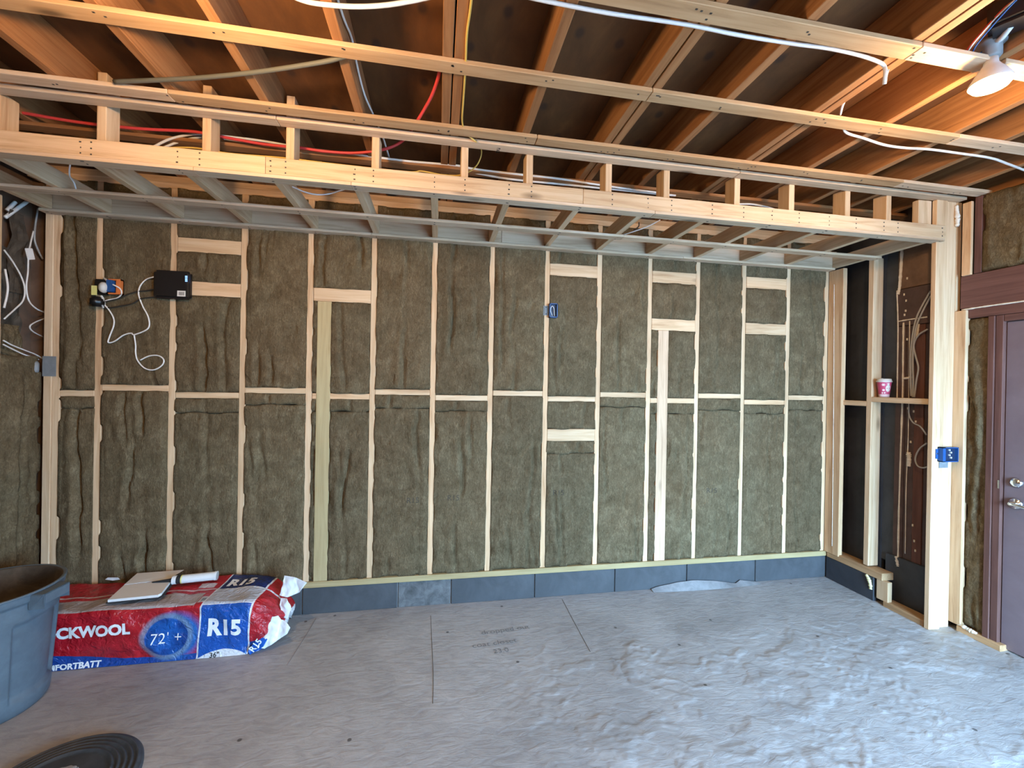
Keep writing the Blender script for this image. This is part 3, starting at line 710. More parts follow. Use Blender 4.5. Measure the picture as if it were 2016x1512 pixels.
# ================================================================== CABLES
def cable(label, mat, pts, r=.0055, name='cable', group='loose cables on the framing', seg=8):
    o = tube(name, mat, pts, r, None, seg, 8); tag(o, label, 'cable', group); return o
zq = ZC-.006
W = 'white_cable'
cable('white cable sagging across the rafters near the top edge of the picture', W, [oZ(560, -14, zq), oZ(600, 2, zq), oZ(640, 9, zq-.004), oZ(700, 13, zq-.01), oZ(760, 10, zq-.005), oZ(820, 0, zq), oZ(870, -12, zq)], .0075)
ca = cable('long white cable stapled across the rafters, its cut end hanging down', W, [oZ(1030, -8, zq), oZ(1090, 5, zq), oZ(1200, 26, zq-.004), oZ(1350, 48, zq), oZ(1450, 68, zq-.004), oZ(1555, 85, zq), oZ(1630, 95, zq-.002), oZ(1690, 108, zq), oZ(1728, 121, zq-.002), oZ(1741, 131, zq-.012), oZ(1743, 146, zq-.045), oZ(1741, 166, zq-.075)], .0068)
tube('frayed_sheath', 'dirty_white', [oZ(1741, 164, zq-.074), oZ(1746, 148, zq-.05), oZ(1749, 137, zq-.03)], .003, ca, 6, 6)
cable('white cable looping up behind the strapping next to the side wall lamp', W, [oZ(1663, 198, zq+.05), oZ(1658, 210, zq+.03), oZ(1654, 226, zq+.02)], .0055)
cable('white cable running from the strapping to the side wall under the flood bulb', W, [oZ(1660, 250, zq-.002), oZ(1668, 262, zq-.006), oZ(1700, 272, zq), oZ(1740, 285, zq-.006), oZ(1780, 291, zq-.004), oZ(1830, 294, zq), oZ(1890, 302, zq-.004), oZ(1950, 311, zq), oZ(1985, 323, zq), oZ(2030, 340, zq)], .006)
xr1 = 2.082+.027
cable('pale cable following the edge of a rafter down into the soffit, beside the red cable', W, [Vector((xr1-.01, -2.0, 2.87)), oX(668, 10, xr1), oX(692, 75, xr1), oX(703, 130, xr1), oX(717, 185, xr1), oX(733, 222, xr1+.02), oX(752, 265, xr1+.05), oX(766, 310, xr1+.06)], .005)
cable('yellow cable stapled along the doubled rafter in the middle of the ceiling', 'yellow_cable', [oZ(929, -10, zq), oZ(925, 25, zq), oZ(919, 70, zq), oZ(916, 140, zq), oZ(912, 200, zq), oZ(910, 240, zq), oZ(918, 262, zq-.0), oZ(938, 280, zq-.02)], .0042)
cable('thin beige wire drooping behind the soffit top rail', 'yellow_cable', [oY(937, 272, -.64), oY(948, 297, -.63), oY(942, 320, -.62), oY(930, 334, -.60), oY(915, 342, -.58)], .0035)
cable('bright red cable curving down from the rafters into the soffit', 'red_cable', [oZ(868, 120, 2.90), oZ(862, 155, 2.885), oZ(850, 188, 2.87), oZ(836, 214, 2.862), oZ(818, 243, 2.85), oY(795, 275, -.62), oY(760, 293, -.58), oY(700, 301, -.55), oY(640, 298, -.55), oY(590, 291, -.55), oY(520, 284, -.55), oY(440, 270, -.55), oY(380, 259, -.55), oY(300, 255, -.55), oY(235, 250, -.55), oY(150, 240, -.55), oY(60, 225, -.55), oY(0, 215, -.55)], .0075)
cable('pair of white cables arching inside the soffit, upper one', W, [oY(300, 290, -.50), oY(340, 272, -.50), oY(390, 264, -.50), oY(440, 268, -.50), oY(520, 278, -.50), oY(600, 292, -.50), oY(700, 304, -.50), oY(800, 317, -.50), oY(893, 325, -.50), oY(930, 332, -.50), oY(1000, 341, -.50), oY(1100, 352, -.5), oY(1200, 367, -.5), oY(1300, 380, -.5)], .0062)
cable('pair of white cables arching inside the soffit, lower one', W, [oY(310, 296, -.47), oY(350, 280, -.47), oY(400, 270, -.47), oY(470, 277, -.47), oY(560, 292, -.47), oY(640, 305, -.47), oY(760, 318, -.47), oY(900, 334, -.47), oY(1000, 352, -.47), oY(1140, 366, -.47), oY(1330, 385, -.47)], .0062)
cable('yellow cable lying just above the soffit front beam', 'yellow_cable', [oY(300, 292, -.66), oY(380, 291, -.66), oY(450, 302, -.66), oY(560, 311, -.66), oY(650, 322, -.66), oY(800, 338, -.66), oY(830, 337, -.66), oY(870, 344, -.66), oY(905, 345, -.66), oY(912, 335, -.66)], .004)
cable('white cable bowing over the soffit joists towards the side door', W, [oY(1440, 402, -.5), oY(1480, 402, -.5), oY(1510, 408, -.5), oY(1540, 417, -.5)], .006)
cable('white cable hanging slack under the soffit joists', W, [oY(570, 365, -.55), oY(600, 378, -.52), oY(625, 383, -.50), oY(650, 381, -.48), oY(680, 372, -.46)], .004)
cable('thin pale cable slanting between two soffit joists', W, [oY(1300, 433, -.35), oY(1270, 448, -.30), oY(1228, 462, -.25)], .004)
cable('short black cable end poking between two soffit joists', 'dark_cable', [oY(1258, 438, -.3), oY(1257, 446, -.3), oY(1248, 453, -.3)], .004)
cable('thin wire dangling between the soffit joists near the bin side', W, [oY(138, 322, -.5), oY(137, 345, -.45), oY(146, 360, -.4), oY(150, 375, -.38)], .0035)
cable('grey-green flexible conduit swung across the rafters', 'conduit_grey', [oZ(225, 161, 2.834), oZ(300, 158, 2.834), oZ(380, 154, 2.834), oZ(450, 148, 2.834), oZ(520, 140, 2.834), oZ(600, 128, 2.834), oZ(650, 119, 2.834), oZ(680, 110, 2.834)], .009)
# left bay
LB = 'cables in the open bay of the side wall'
cable('white cable arcing out of the side wall stud above the bin', W, [oX(8, 492, .10), oX(25, 515, .09), oX(42, 545, .09), oX(49, 570, .10), oX(45, 592, .10), oX(30, 608, .10), oX(8, 628, .11)], .004, group=LB)
cl = cable('white cable with a flat white connector tag, in the side wall bay', W, [oX(66, 455, .06), oX(60, 480, .07), oX(56, 505, .09), oX(55, 535, .09), oX(52, 565, .09), oX(57, 592, .09), oX(72, 608, .09), oX(88, 615, .08)], .004, group=LB)
a = oX(59, 500, .10); bm = bmesh.new(); add_box(bm, a.x-.004, a.x+.004, a.y-.022, a.y+.022, a.z-.032, a.z+.032, .002)
bmesh.ops.rotate(bm, verts=bm.verts, cent=a, matrix=Matrix.Rotation(.3, 3, 'X')); put('connector', mesh_of(bm, 'connector'), 'paper', cl)
cable('white cable bowed against the edge of the side wall stud', W, [oX(10, 530, .11), oX(15, 560, .12), oX(14, 580, .12), oX(8, 606, .12)], .005, group=LB)
cable('small white cable loop behind the corner stud', W, [oX(88, 627, .07), oX(70, 634, .08), oX(59, 642, .09), oX(64, 652, .08), oX(84, 663, .06)], .0035, group=LB)
cable('upper white cable of three running down to the corner box', W, [oX(6, 670, .10), oX(25, 680, .10), oX(50, 690, .10), oX(68, 697, .09), oX(84, 706, .08)], .004, group=LB)
cable('lower white cable of three running down to the corner box', W, [oX(6, 678, .11), oX(22, 686, .11), oX(45, 697, .11), oX(60, 702, .10), oX(76, 708, .09)], .004, group=LB)
cable('grey cable hanging straight down inside the side wall bay', 'grey_cable', [oX(75, 410, .02), oX(70, 440, .03), oX(68, 470, .05), oX(74, 490, .05), oX(84, 510, .05)], .005, group=LB)
for k, (x0, y0, x1, y1) in enumerate([(10, 428, 60, 392), (14, 414, 30, 398)]):
    cable(['whitish pipe slanting up inside the side wall bay, longer one', 'whitish pipe slanting up inside the side wall bay, shorter one'][k], 'dirty_white', [oX(x0, y0, .03), oX((x0+x1)/2, (y0+y1)/2, .03), oX(x1, y1, .03)], .010, 'pipe', LB)
cb = empty('cable_clamp', oX(70, 725, .10), label='small grey plastic clamp on the cables under the corner stud plate', cat='clamp')
bm = bmesh.new(); a = oX(70, 722, .10); lathe(bm, [(0, -.035), (.012, -.034), (.016, -.02), (.016, .02), (.01, .032), (0, .034)], a, 16, cap=False)
put('body', mesh_of(bm, 'body', True), 'grey_metal', cb)
# right alcove
RB = 'cables in the alcove by the side door'
XC = XA+.07
cable('first of the grey cables sweeping down the alcove behind the post', 'grey_cable', [oX(1832, 573, XC), oX(1815, 603, XC), oX(1803, 630, XC), oX(1796, 665, XC), oX(1793, 700, XC), oX(1793, 745, XC), oX(1794, 780, XC)], .0055, group=RB)
cable('second of the grey cables sweeping down the alcove behind the post', 'grey_cable', [oX(1833, 582, XC), oX(1818, 610, XC), oX(1805, 640, XC), oX(1799, 675, XC), oX(1797, 715, XC), oX(1798, 750, XC), oX(1797, 782, XC)], .0055, group=RB)
cable('grey cable bending away from the others beside the paper cup', 'grey_cable', [oX(1826, 648, XC), oX(1808, 660, XC), oX(1799, 680, XC+.0), oX(1803, 702, XC), oX(1808, 724, XC), oX(1804, 750, XC), oX(1800, 782, XC)], .0055, group=RB)
cable('pair of pale wires emerging below the alcove blocking', 'grey_cable', [oX(1789, 798, XC), oX(1790, 818, XC), oX(1798, 832, XC), oX(1812, 840, XC), oX(1824, 856, XC)], .0045, group=RB)
cable('grey cable loop beside the front post of the alcove', 'grey_cable', [oX(1825, 872, XC), oX(1810, 884, XC), oX(1802, 902, XC), oX(1806, 916, XC), oX(1816, 921, XC), oX(1826, 919, XC)], .005, group=RB)

# ================================================================== THINGS ON THE BACK WALL
def onwall(px, py, d=-.012): return oY(px, py, d)
# router
a, b = oY(303, 531, -.035), oY(375, 590, -.035)
rt = empty('router', ((a.x+b.x)/2, -.02, b.z), label='black wireless router with blue lights fixed across a stud', cat='router')
bm = bmesh.new(); add_box(bm, a.x, b.x, -.050, -.006, b.z, a.z, .014); put('housing', mesh_of(bm, 'housing', True), 'black_plastic', rt)
for p in rt.children[0].data.polygons: p.use_smooth = False
for k in range(4):
    q = oY(366.5, 544+k*3.1, -.0515); box('indicator_light', 'led_blue', q.x-.006, q.x+.006, -.0515, -.0495, q.z-.0025, q.z+.0025, rt, 0)
a, b = oY(349, 572, -.051), oY(365, 584, -.051)
st = box('sticker', 'sticker', a.x, b.x, -.0512, -.0498, b.z, a.z, rt, 0)
for k in range(4):
    xx = a.x+(b.x-a.x)*(.22+.17*k); box('barcode_bar', 'ink', xx, xx+(b.x-a.x)*.08, -.0516, -.0511, b.z+(a.z-b.z)*.2, b.z+(a.z-b.z)*.8, st, 0)
dw = -.016
cable('white network cable hanging from the black router in a long loop', W, [onwall(303, 545, -.03), onwall(288, 550, dw), onwall(276, 563, dw), onwall(273, 580, dw), onwall(281, 603, dw), onwall(291, 622, dw), onwall(294, 640, dw), onwall(287, 650, dw), onwall(264, 659, dw), onwall(258, 656, dw), onwall(243, 660, dw), onwall(225, 672, dw), onwall(213, 674, dw), onwall(216, 662, dw), onwall(224, 640, dw), onwall(223, 625, dw), onwall(213, 608, dw), onwall(206, 600, dw), onwall(209, 592, dw), onwall(230, 587, dw), onwall(239, 578, dw-.01), onwall(236, 568, dw-.02), onwall(222, 560, -.04)], .0042)
cable('white spare cable tail twisted below the router into a ring', W, [onwall(264, 660, dw-.004), onwall(267, 680, dw), onwall(267, 695, dw), onwall(271, 710, dw), onwall(285, 725, dw), onwall(303, 728, dw), onwall(319, 719, dw), onwall(322, 708, dw), onwall(311, 700, dw), onwall(293, 701, dw), onwall(276, 709, dw-.004)], .0042)
cable('upper dark cord running from the outlet box to the router', 'dark_cable', [onwall(207, 594, dw), onwall(232, 588, dw), onwall(250, 580, dw), onwall(270, 574, dw), onwall(290, 572, dw), onwall(308, 568, -.03)], .004)
cable('lower dark cord running from the outlet box to the router', 'dark_cable', [onwall(196, 595, dw-.02), onwall(204, 606, dw), onwall(216, 606, dw), onwall(240, 602, dw), onwall(262, 597, dw), onwall(278, 588, dw), onwall(310, 584, -.025)], .004)
# outlet box with plugs
a, b = oY(214, 549, -.03), oY(238, 580, -.03)
ob = empty('outlet_box', ((a.x+b.x)/2, -.01, b.z), label='orange and blue outlet box crowded with plugs on the second stud', cat='outlet box')
bm = bmesh.new(); t_ = .008
add_box(bm, a.x, b.x, -.012, -.004, b.z, a.z); add_box(bm, a.x, b.x, -.034, -.004, a.z-t_, a.z); add_box(bm, a.x, b.x, -.034, -.004, b.z, b.z+t_)
add_box(bm, b.x-.022, b.x, -.036, -.004, b.z, a.z); put('orange_frame', mesh_of(bm, 'orange_frame'), 'orange_box', ob)
c, d = oY(211, 551, -.04), oY(222, 575, -.04); box('blue_box', 'blue_box', c.x, d.x, -.052, -.013, d.z, c.z, ob, .003)
c, d = oY(196, 557, -.05), oY(211, 573, -.05); bm = bmesh.new(); m_ = (c+d)/2
lathe(bm, [(0, 0), (.020, .001), (.024, .008), (.022, .024), (.010, .034), (0, .035)], (0, 0, 0), 20, cap=False)
for v in bm.verts: v.co = Vector((m_.x+v.co.x*.95, -.036-v.co.z, m_.z+v.co.y*1.25-(.006 if v.co.y < 0 else 0)))
put('plug', mesh_of(bm, 'plug', True), 'plug_white', ob)
c, d = oY(187, 549, -.03), oY(210, 580, -.03); box('dark_box', 'black_plastic', c.x, d.x, -.036, -.002, d.z, c.z, ob, .004)
c, d = oY(180, 562, -.045), oY(191, 581, -.045); box('tag', 'tag_yellow', c.x, d.x, -.047, -.044, d.z, c.z, ob, .001)
c, d = oY(177, 583, -.06), oY(198, 603, -.06); bm = bmesh.new(); add_box(bm, c.x, d.x, -.075, -.015, d.z, c.z, .012); put('adapter', mesh_of(bm, 'adapter', True), 'black_plastic', ob)
tube('plug_cord', 'plug_white', [onwall(205, 548, -.03), onwall(211, 553, -.045), onwall(211, 560, -.045)], .006, ob, 8, 6)
tube('plug_cord', 'plug_white', [onwall(199, 582, -.04), onwall(203, 590, -.035), onwall(201, 600, -.03), onwall(203, 606, -.02)], .006, ob, 8, 6)
# blue switch box on the stud
a, b = oY(1081, 598, -.012), oY(1096, 626, -.012)
sb = empty('switch_box', ((a.x+b.x)/2, 0, b.z), label='blue plastic electrical box with a wire coil, nailed to a back wall stud', cat='electrical box')
bm = bmesh.new(); t_ = .005
add_box(bm, a.x, b.x, .030, .034, b.z, a.z); add_box(bm, a.x, a.x+t_, -.034, .03, b.z, a.z); add_box(bm, b.x-t_, b.x, -.034, .03, b.z, a.z)
add_box(bm, a.x, b.x, -.034, .03, a.z-t_, a.z); add_box(bm, a.x, b.x, -.034, .03, b.z, b.z+t_)
put('housing', mesh_of(bm, 'housing'), 'blue_box', sb)
box('cavity_shade', 'blue_shaded', a.x+t_, b.x-t_, -.012, .03, b.z+t_, a.z-t_, sb, 0)  # dark block inside the box, shade of the hollow put into its colour
c, d = oY(1070, 602, -.002), oY(1081, 621, -.002); box('mounting_plate', 'grey_metal', c.x, d.x, -.003, -.0005, d.z, c.z, sb, 0)
for py in (605, 618): q = oY(1075, py, -.003); box('screw', 'nail', q.x-.004, q.x+.004, -.0042, -.003, q.z-.004, q.z+.004, sb, 0)
tube('wire_coil', 'white_cable', [oY(1087, 622, -.014), oY(1084, 612, -.020), oY(1085, 605, -.024), oY(1088, 603, -.026), oY(1090.5, 608, -.024), oY(1091, 617, -.02), oY(1092, 622, -.014)], .0025, sb, 6, 6)
# blue box on the alcove post
a, b = oY(1842, 880, -.775), oY(1878, 908, -.775)
pb = empty('switch_box', ((a.x+b.x)/2, -.77, b.z), label='bright blue double electrical box fixed to the alcove post beside the door', cat='electrical box')
e, f = oY(1848, 880, -.775), oY(1878, 908, -.775); y0 = -.800
bm = bmesh.new(); add_box(bm, e.x, f.x, -.772, -.769, f.z, e.z)
for (x0, x1, z0, z1) in ((e.x, e.x+.022, f.z, e.z), (f.x-.005, f.x, f.z, e.z), (e.x, f.x, e.z-.005, e.z), (e.x, f.x, f.z, f.z+.005)): add_box(bm, x0, x1, y0, -.769, z0, z1)
put('housing', mesh_of(bm, 'housing'), 'blue_box', pb)
box('cavity_shade', 'blue_shaded', e.x+.022, f.x-.005, -.782, -.772, f.z+.005, e.z-.005, pb, 0)  # dark sheet over the box back, painting the shade inside
c, d = oY(1842, 884, -.77), oY(1850, 903, -.77); box('mounting_ear', 'blue_box', c.x, d.x, -.7725, -.7690, d.z, c.z, pb, .0005)
q = oY(1845, 893, -.773); box('screw', 'chrome', q.x-.005, q.x+.005, -.7755, -.7720, q.z-.005, q.z+.005, pb, 0)
c, d = oY(1849, 908, -.771), oY(1866, 921, -.771); box('backing_plate', 'grey_metal', c.x, d.x, -.7715, -.7690, d.z, c.z, pb, 0)
for k in range(4): q = oY(1869+3*(k % 2), 886+5*k, -.786); box('terminal', 'dirty_white', q.x-.004, q.x+.004, -.790, -.782, q.z-.005, q.z+.005, pb, 0)

# ================================================================== PAPER CUP
cz = zb2+.019; cy = oX(1741, 780, XA+.045).y
cu = empty('paper_cup', (XA+.042, cy, cz), label='pink paper coffee cup with a cream lid standing on the alcove blocking', cat='cup')
c = (XA+.042, cy, cz)
H = .125
bm = bmesh.new(); lathe(bm, [(.0, .001), (.030, .001), (.0318, .022)], c, 32, cap=False); put('base_band', mesh_of(bm, 'base_band', True), 'cup_white', cu)
bm = bmesh.new(); lathe(bm, [(.0318, .022), (.0425, H-.012)], c, 32, cap=False); bd = put('sleeve', mesh_of(bm, 'sleeve', True), 'cup_pink', cu)
bm = bmesh.new(); lathe(bm, [(.0425, H-.014), (.0468, H-.013), (.047, H-.006), (.043, H-.002), (.041, H+.010), (.036, H+.012), (.034, H+.006), (.0, H+.006)], c, 32, cap=False); ld = put('lid', mesh_of(bm, 'lid', True), 'cup_lid', cu)
bm = bmesh.new(); add_box(bm, c[0]-.048+.012, c[0]-.020, c[1]-.012, c[1]+.002, c[2]+H+.004, c[2]+H+.015, .002); put('sip_spout', mesh_of(bm, 'sip_spout'), 'cup_lid', ld)
def cup_pt(ang, z, off=.0006):
    r = .0318+(.0425-.0318)*(z-.022)/(H-.034)+off; return Vector((c[0]+r*math.cos(ang), c[1]+r*math.sin(ang), c[2]+z))
ac = math.atan2(CAM.y-c[1], CAM.x-c[0])
def cup_shape(a0, z0, ra, rz, n, star=0.0, mat='cup_white'):
    bm = bmesh.new(); cv = bm.verts.new(cup_pt(a0, z0)); rim = []
    for k in range(n):
        q = 2*math.pi*k/n; s = 1-star*(k % 2); rim.append(bm.verts.new(cup_pt(a0+ra*s*math.cos(q), z0+rz*s*math.sin(q))))
    for k in range(n): bm.faces.new((cv, rim[k], rim[(k+1) % n]))
    put('printed_shape', mesh_of(bm, 'printed_shape'), mat, bd)
cup_shape(ac-.12, .092, .33, .012, 12, .45); cup_shape(ac+.65, .066, .42, .026, 20, 0, 'cup_lid'); cup_shape(ac+.62, .098, .22, .007, 12)
cup_shape(ac-.10, .053, .22, .0075, 12); cup_shape(ac-.28, .032, .14, .007, 10); cup_shape(ac+.10, .033, .14, .007, 10)

# ================================================================== INSULATION BAG
BX0, BX1, BYF, BD, BH = 0.26, 1.50, -.405, .385, .318
bag = empty('insulation_bag', ((BX0+BX1)/2, BYF+BD/2, 0), label='red and blue plastic bag of mineral wool insulation lying against the back wall', cat='insulation bag')
per = [('f', BH), ('t', BD), ('b', BH)]
def bag_pt(x, s, off=0.0):
    """s: 0 at the front bottom edge, up the front, over the top, down the back"""
    rc = 0.045
    cy0, cz0 = BYF, 0.0
    # section outline (rounded rectangle) by arc length
    def sec(s):
        if s <= BH-rc: return (0.0, s, -1, 0)
        if s <= BH+rc:
            q = (s-(BH-rc))/(2*rc)*math.pi/2; return (rc-rc*math.cos(q), BH-rc+rc*math.sin(q), -math.cos(q), math.sin(q))
        if s <= BH+BD-rc: return (s-BH, BH, 0, 1)
        if s <= BH+BD+rc:
            q = (s-(BH+BD-rc))/(2*rc)*math.pi/2; return (BD-rc+rc*math.sin(q), BH-rc+rc*math.cos(q), math.sin(q), math.cos(q))
        return (BD, BH-(s-BH-BD), 1, 0)
    y, z, ny, nz = sec(s)
    e = max(0.0, (x-1.36)/(BX1+.10-1.36))              # the loose end sags and gathers
    k = e*e
    y = y + (BD/2-y)*0.30*k; z = z*(1-0.38*k)
    x2 = x - 0.10*k*(1-min(1, z/BH)) + (0.0 if z < .02 else 0)
    # tight film: broad dents and sharp tension folds on the face
    fr = 1.0 if ny < -.5 else 0.6
    wv = 0.010*fbm(x*3.0, s*4.0, 2.0, 2) + 0.010*fbm(x*9.0+s*6, s*5.0-x*3, 6.0, 3)*fr
    fold = noise.ridged_multi_fractal(Vector((x*4.2+s*2.4, s*3.0-x*1.2, 3.3)), 1.0, 2.0, 2, 1.0, 1.6)-1.0
    wv += 0.016*fold*fr
    lowz = min(1, max(0, s/0.06)) if s < .2 else 1
    low2 = min(1, max(0, (2*BH+BD-s)/0.06))
    wv = (wv - 0.006)*lowz*low2*min(1, (x-BX0)/.06+.2)
    if ny < -.5: wv -= 0.016*math.exp(-((s-.02)/.05)**2)   # tucked under at the floor
    wv += 0.02*k*fbm(x*16, s*16, 9.0, 2)
    return Vector((x2, cy0+y+ny*(wv+off), max(0.0015, z+nz*(wv+off))))
SN = 2*BH+BD
xs_ = lin(BX0, BX1+.10, .011); ss = lin(0, SN, .011)
vs_, fs, uv = [], [], []
for x in xs_:
    for s in ss: vs_.append(bag_pt(x, s)); uv.append((x, s))
n = len(ss)
for i in range(len(xs_)-1):
    for j in range(n-1): fs.append((i*n+j, (i+1)*n+j, (i+1)*n+j+1, i*n+j+1))
# left end closed flat, right end gathered to a pleated neck
nx_ = len(xs_)
def end_cap(i0, target, steps, flip):
    prev = [i0*n+j for j in range(n)]
    for k in range(1, steps+1):
        t = k/steps; cur = []
        for j in range(n):
            a = Vector(vs_[i0*n+j]); p = a.lerp(target, t*.92); p.x += (0.030*math.sin(math.pi*t) if flip else -.03*math.sin(math.pi*t)) + .012*noise.noise(Vector((j*.35, t*3, 4)))*t
            cur.append(len(vs_)); vs_.append(p); uv.append((uv[i0*n+j][0]+(.14*t if flip else -.1*t), uv[i0*n+j][1]))
        for j in range(n-1):
            q = (prev[j], cur[j], cur[j+1], prev[j+1]); fs.append(q if flip else q[::-1])
        prev = cur
    fs.append(tuple(prev) if not flip else tuple(prev[::-1]))
end_cap(nx_-1, Vector((BX1+.10, BYF+.19, .11)), 8, True)
end_cap(0, Vector((BX0-.03, BYF+.19, .15)), 6, False)
me = bpy.data.meshes.new('bag_film'); me.from_pydata(vs_, [], fs); me.update()
ul = me.uv_layers.new(name='print')
for lp in me.loops: ul.data[lp.index].uv = uv[lp.vertex_index]
for p in me.polygons: p.use_smooth = True
def bag_mat():
    m, nt, b = nmat('bag_film')
    u = N(nt, 'ShaderNodeUVMap', uv_map='print'); sp = N(nt, 'ShaderNodeSeparateXYZ'); nt.links.new(u.outputs[0], sp.inputs[0])
    X, Sv = sp.outputs[0], sp.outputs[1]
    def gt(a, v): return math_(nt, 'GREATER_THAN', a, v)
    def band(a, lo, hi): return math_(nt, 'MULTIPLY', gt(a, lo), math_(nt, 'LESS_THAN', a, hi))
    def rect(x0, x1, s0, s1): return math_(nt, 'MULTIPLY', band(X, x0, x1), band(Sv, s0, s1))
    nz = N(nt, 'ShaderNodeTexNoise', Scale=14.0, Detail=3.0); nt.links.new(u.outputs[0], nz.inputs['Vector'])
    red = ramp(nt, nz.outputs['Fac'], [(0.3, (0.30, 0.006, 0.012)), (0.7, (0.46, 0.014, 0.024))])
    WH, GR, BLU, DB = (0.62, 0.62, 0.64), (0.42, 0.40, 0.39), (0.006, 0.075, 0.34), (0.008, 0.02, 0.10)
    c = red
    # ---- front: blue foot band, blue disc with pale ring
    wob = math_(nt, 'ADD', Sv, math_(nt, 'MULTIPLY', math_(nt, 'MULTIPLY', math_(nt, 'SUBTRACT', X, 1.02), math_(nt, 'SUBTRACT', X, 1.02)), -0.22))
    c = mixc(nt, math_(nt, 'LESS_THAN', wob, 0.028), c, (0.008, 0.05, 0.25))
    dx = math_(nt, 'SUBTRACT', X, 1.022); ds = math_(nt, 'SUBTRACT', Sv, 0.138)
    rr = math_(nt, 'SQRT', math_(nt, 'ADD', math_(nt, 'MULTIPLY', dx, dx), math_(nt, 'MULTIPLY', ds, ds)))
    dx2 = math_(nt, 'SUBTRACT', X, 1.062); r2 = math_(nt, 'SQRT', math_(nt, 'ADD', math_(nt, 'MULTIPLY', dx2, dx2), math_(nt, 'MULTIPLY', ds, ds)))
    halo = ramp(nt, r2, [(0.105, (1, 1, 1)), (0.150, (0, 0, 0))])
    c = mixc(nt, math_(nt, 'MULTIPLY', halo, math_(nt, 'LESS_THAN', Sv, .30)), c, (0.015, 0.12, 0.40))
    ring = ramp(nt, rr, [(0.118, (1, 1, 1)), (0.135, (0, 0, 0))])
    c = mixc(nt, math_(nt, 'MULTIPLY', ring, .75), c, (0.16, 0.24, 0.34))
    disc = ramp(nt, rr, [(0.100, (1, 1, 1)), (0.103, (0, 0, 0))])
    shade = ramp(nt, nz.outputs['Fac'], [(0.35, (0.004, 0.04, 0.20)), (0.7, (0.008, 0.11, 0.42))])
    c = mixc(nt, disc, c, shade)
    # ---- top: pale text field, hairlines, second red field
    c = mixc(nt, rect(-1, 1.15, BH+.005, BH+.145), c, (0.40, 0.34, 0.33))
    c = mixc(nt, rect(-1, 1.24, BH+.175, BH+.187), c, (0.55, 0.42, 0.42))
    c = mixc(nt, rect(1.155, 1.205, BH+.04, BH+.10), c, (0.50, 0.50, 0.52))
    c = mixc(nt, rect(1.165, 1.195, BH+.055, BH+.085), c, (0.20, 0.22, 0.26))
    c = mixc(nt, rect(1.08, 1.165, BH+.20, BH+.25), c, (0.50, 0.42, 0.42))
    ln = math_(nt, 'GREATER_THAN', math_(nt, 'SINE', math_(nt, 'MULTIPLY', Sv, 480)), 0.35)
    c = mixc(nt, math_(nt, 'MULTIPLY', math_(nt, 'MULTIPLY', ln, rect(.3, 1.10, BH+.02, BH+.13)), .35), c, (0.22, 0.19, 0.20))
    # ---- R15 column: blue front, pale middle, dark blue top, white borders
    xl = math_(nt, 'SUBTRACT', X, math_(nt, 'MULTIPLY', Sv, 0.055)); 
    colm = band(xl, 1.175, 1.430)
    c = mixc(nt, math_(nt, 'MULTIPLY', band(xl, 1.167, 1.440), 1.0), c, WH)
    c = mixc(nt, math_(nt, 'MULTIPLY', colm, band(Sv, -1, BH+.004)), c, BLU)
    c = mixc(nt, math_(nt, 'MULTIPLY', colm, band(Sv, BH+.012, BH+.175)), c, (0.42, 0.43, 0.47))
    c = mixc(nt, math_(nt, 'MULTIPLY', colm, band(Sv, BH+.185, 9)), c, DB)
    c = mixc(nt, math_(nt, 'MULTIPLY', gt(xl, 1.440), band(Sv, BH+.175, BH+.187)), c, WH)
    arc = math_(nt, 'MULTIPLY', math_(nt, 'SUBTRACT', X, 1.30), math_(nt, 'SUBTRACT', X, 1.30))
    c = mixc(nt, math_(nt, 'MULTIPLY', colm, math_(nt, 'LESS_THAN', math_(nt, 'ADD', Sv, math_(nt, 'MULTIPLY', arc, 2.4)), 0.040)), c, WH)
    c = mixc(nt, gt(X, 1.66), c, WH)
    nt.links.new(c, b.inputs['Base Color']); b.inputs['Roughness'].default_value = 0.27; b.inputs['Specular IOR Level'].default_value = 0.6
    n2 = N(nt, 'ShaderNodeTexNoise', Scale=26.0, Detail=4.0, Distortion=1.5); nt.links.new(u.outputs[0], n2.inputs['Vector'])
    bump(nt, b, n2.outputs['Fac'], 0.8, 0.014)
bag_mat()
film = put('bag_film', me, 'bag_film', bag)
def on_bag(x0, s0, ang=0.0):
    ca_, sa_ = math.cos(ang), math.sin(ang)
    return lambda x, y: bag_pt(x0+x*ca_-y*sa_, s0+x*sa_+y*ca_, .0022)
lettering('brand_lettering', 'ROCKWOOL', .078, on_bag(.392, .168, .03), 'white_print', bag, .0036, .99)
lettering('lettering', "72' +", .082, on_bag(.945, .108, -.03), 'white_print', bag, -.0008, .9)
lettering('lettering', 'R15', .125, on_bag(1.218, .128, -.02), 'white_print', bag, .0055, .92)
lettering('lettering', 'R15', .105, on_bag(1.225, BH+.215, -.03), 'white_print', bag, .0045, .92)
lettering('lettering', 'COMFORTBATT', .040, on_bag(.40, .006, .0), 'white_print', bag, .0016, 1.05)
lettering('lettering', '36"', .036, on_bag(1.235, .003, .0), 'ink', bag, .0006)
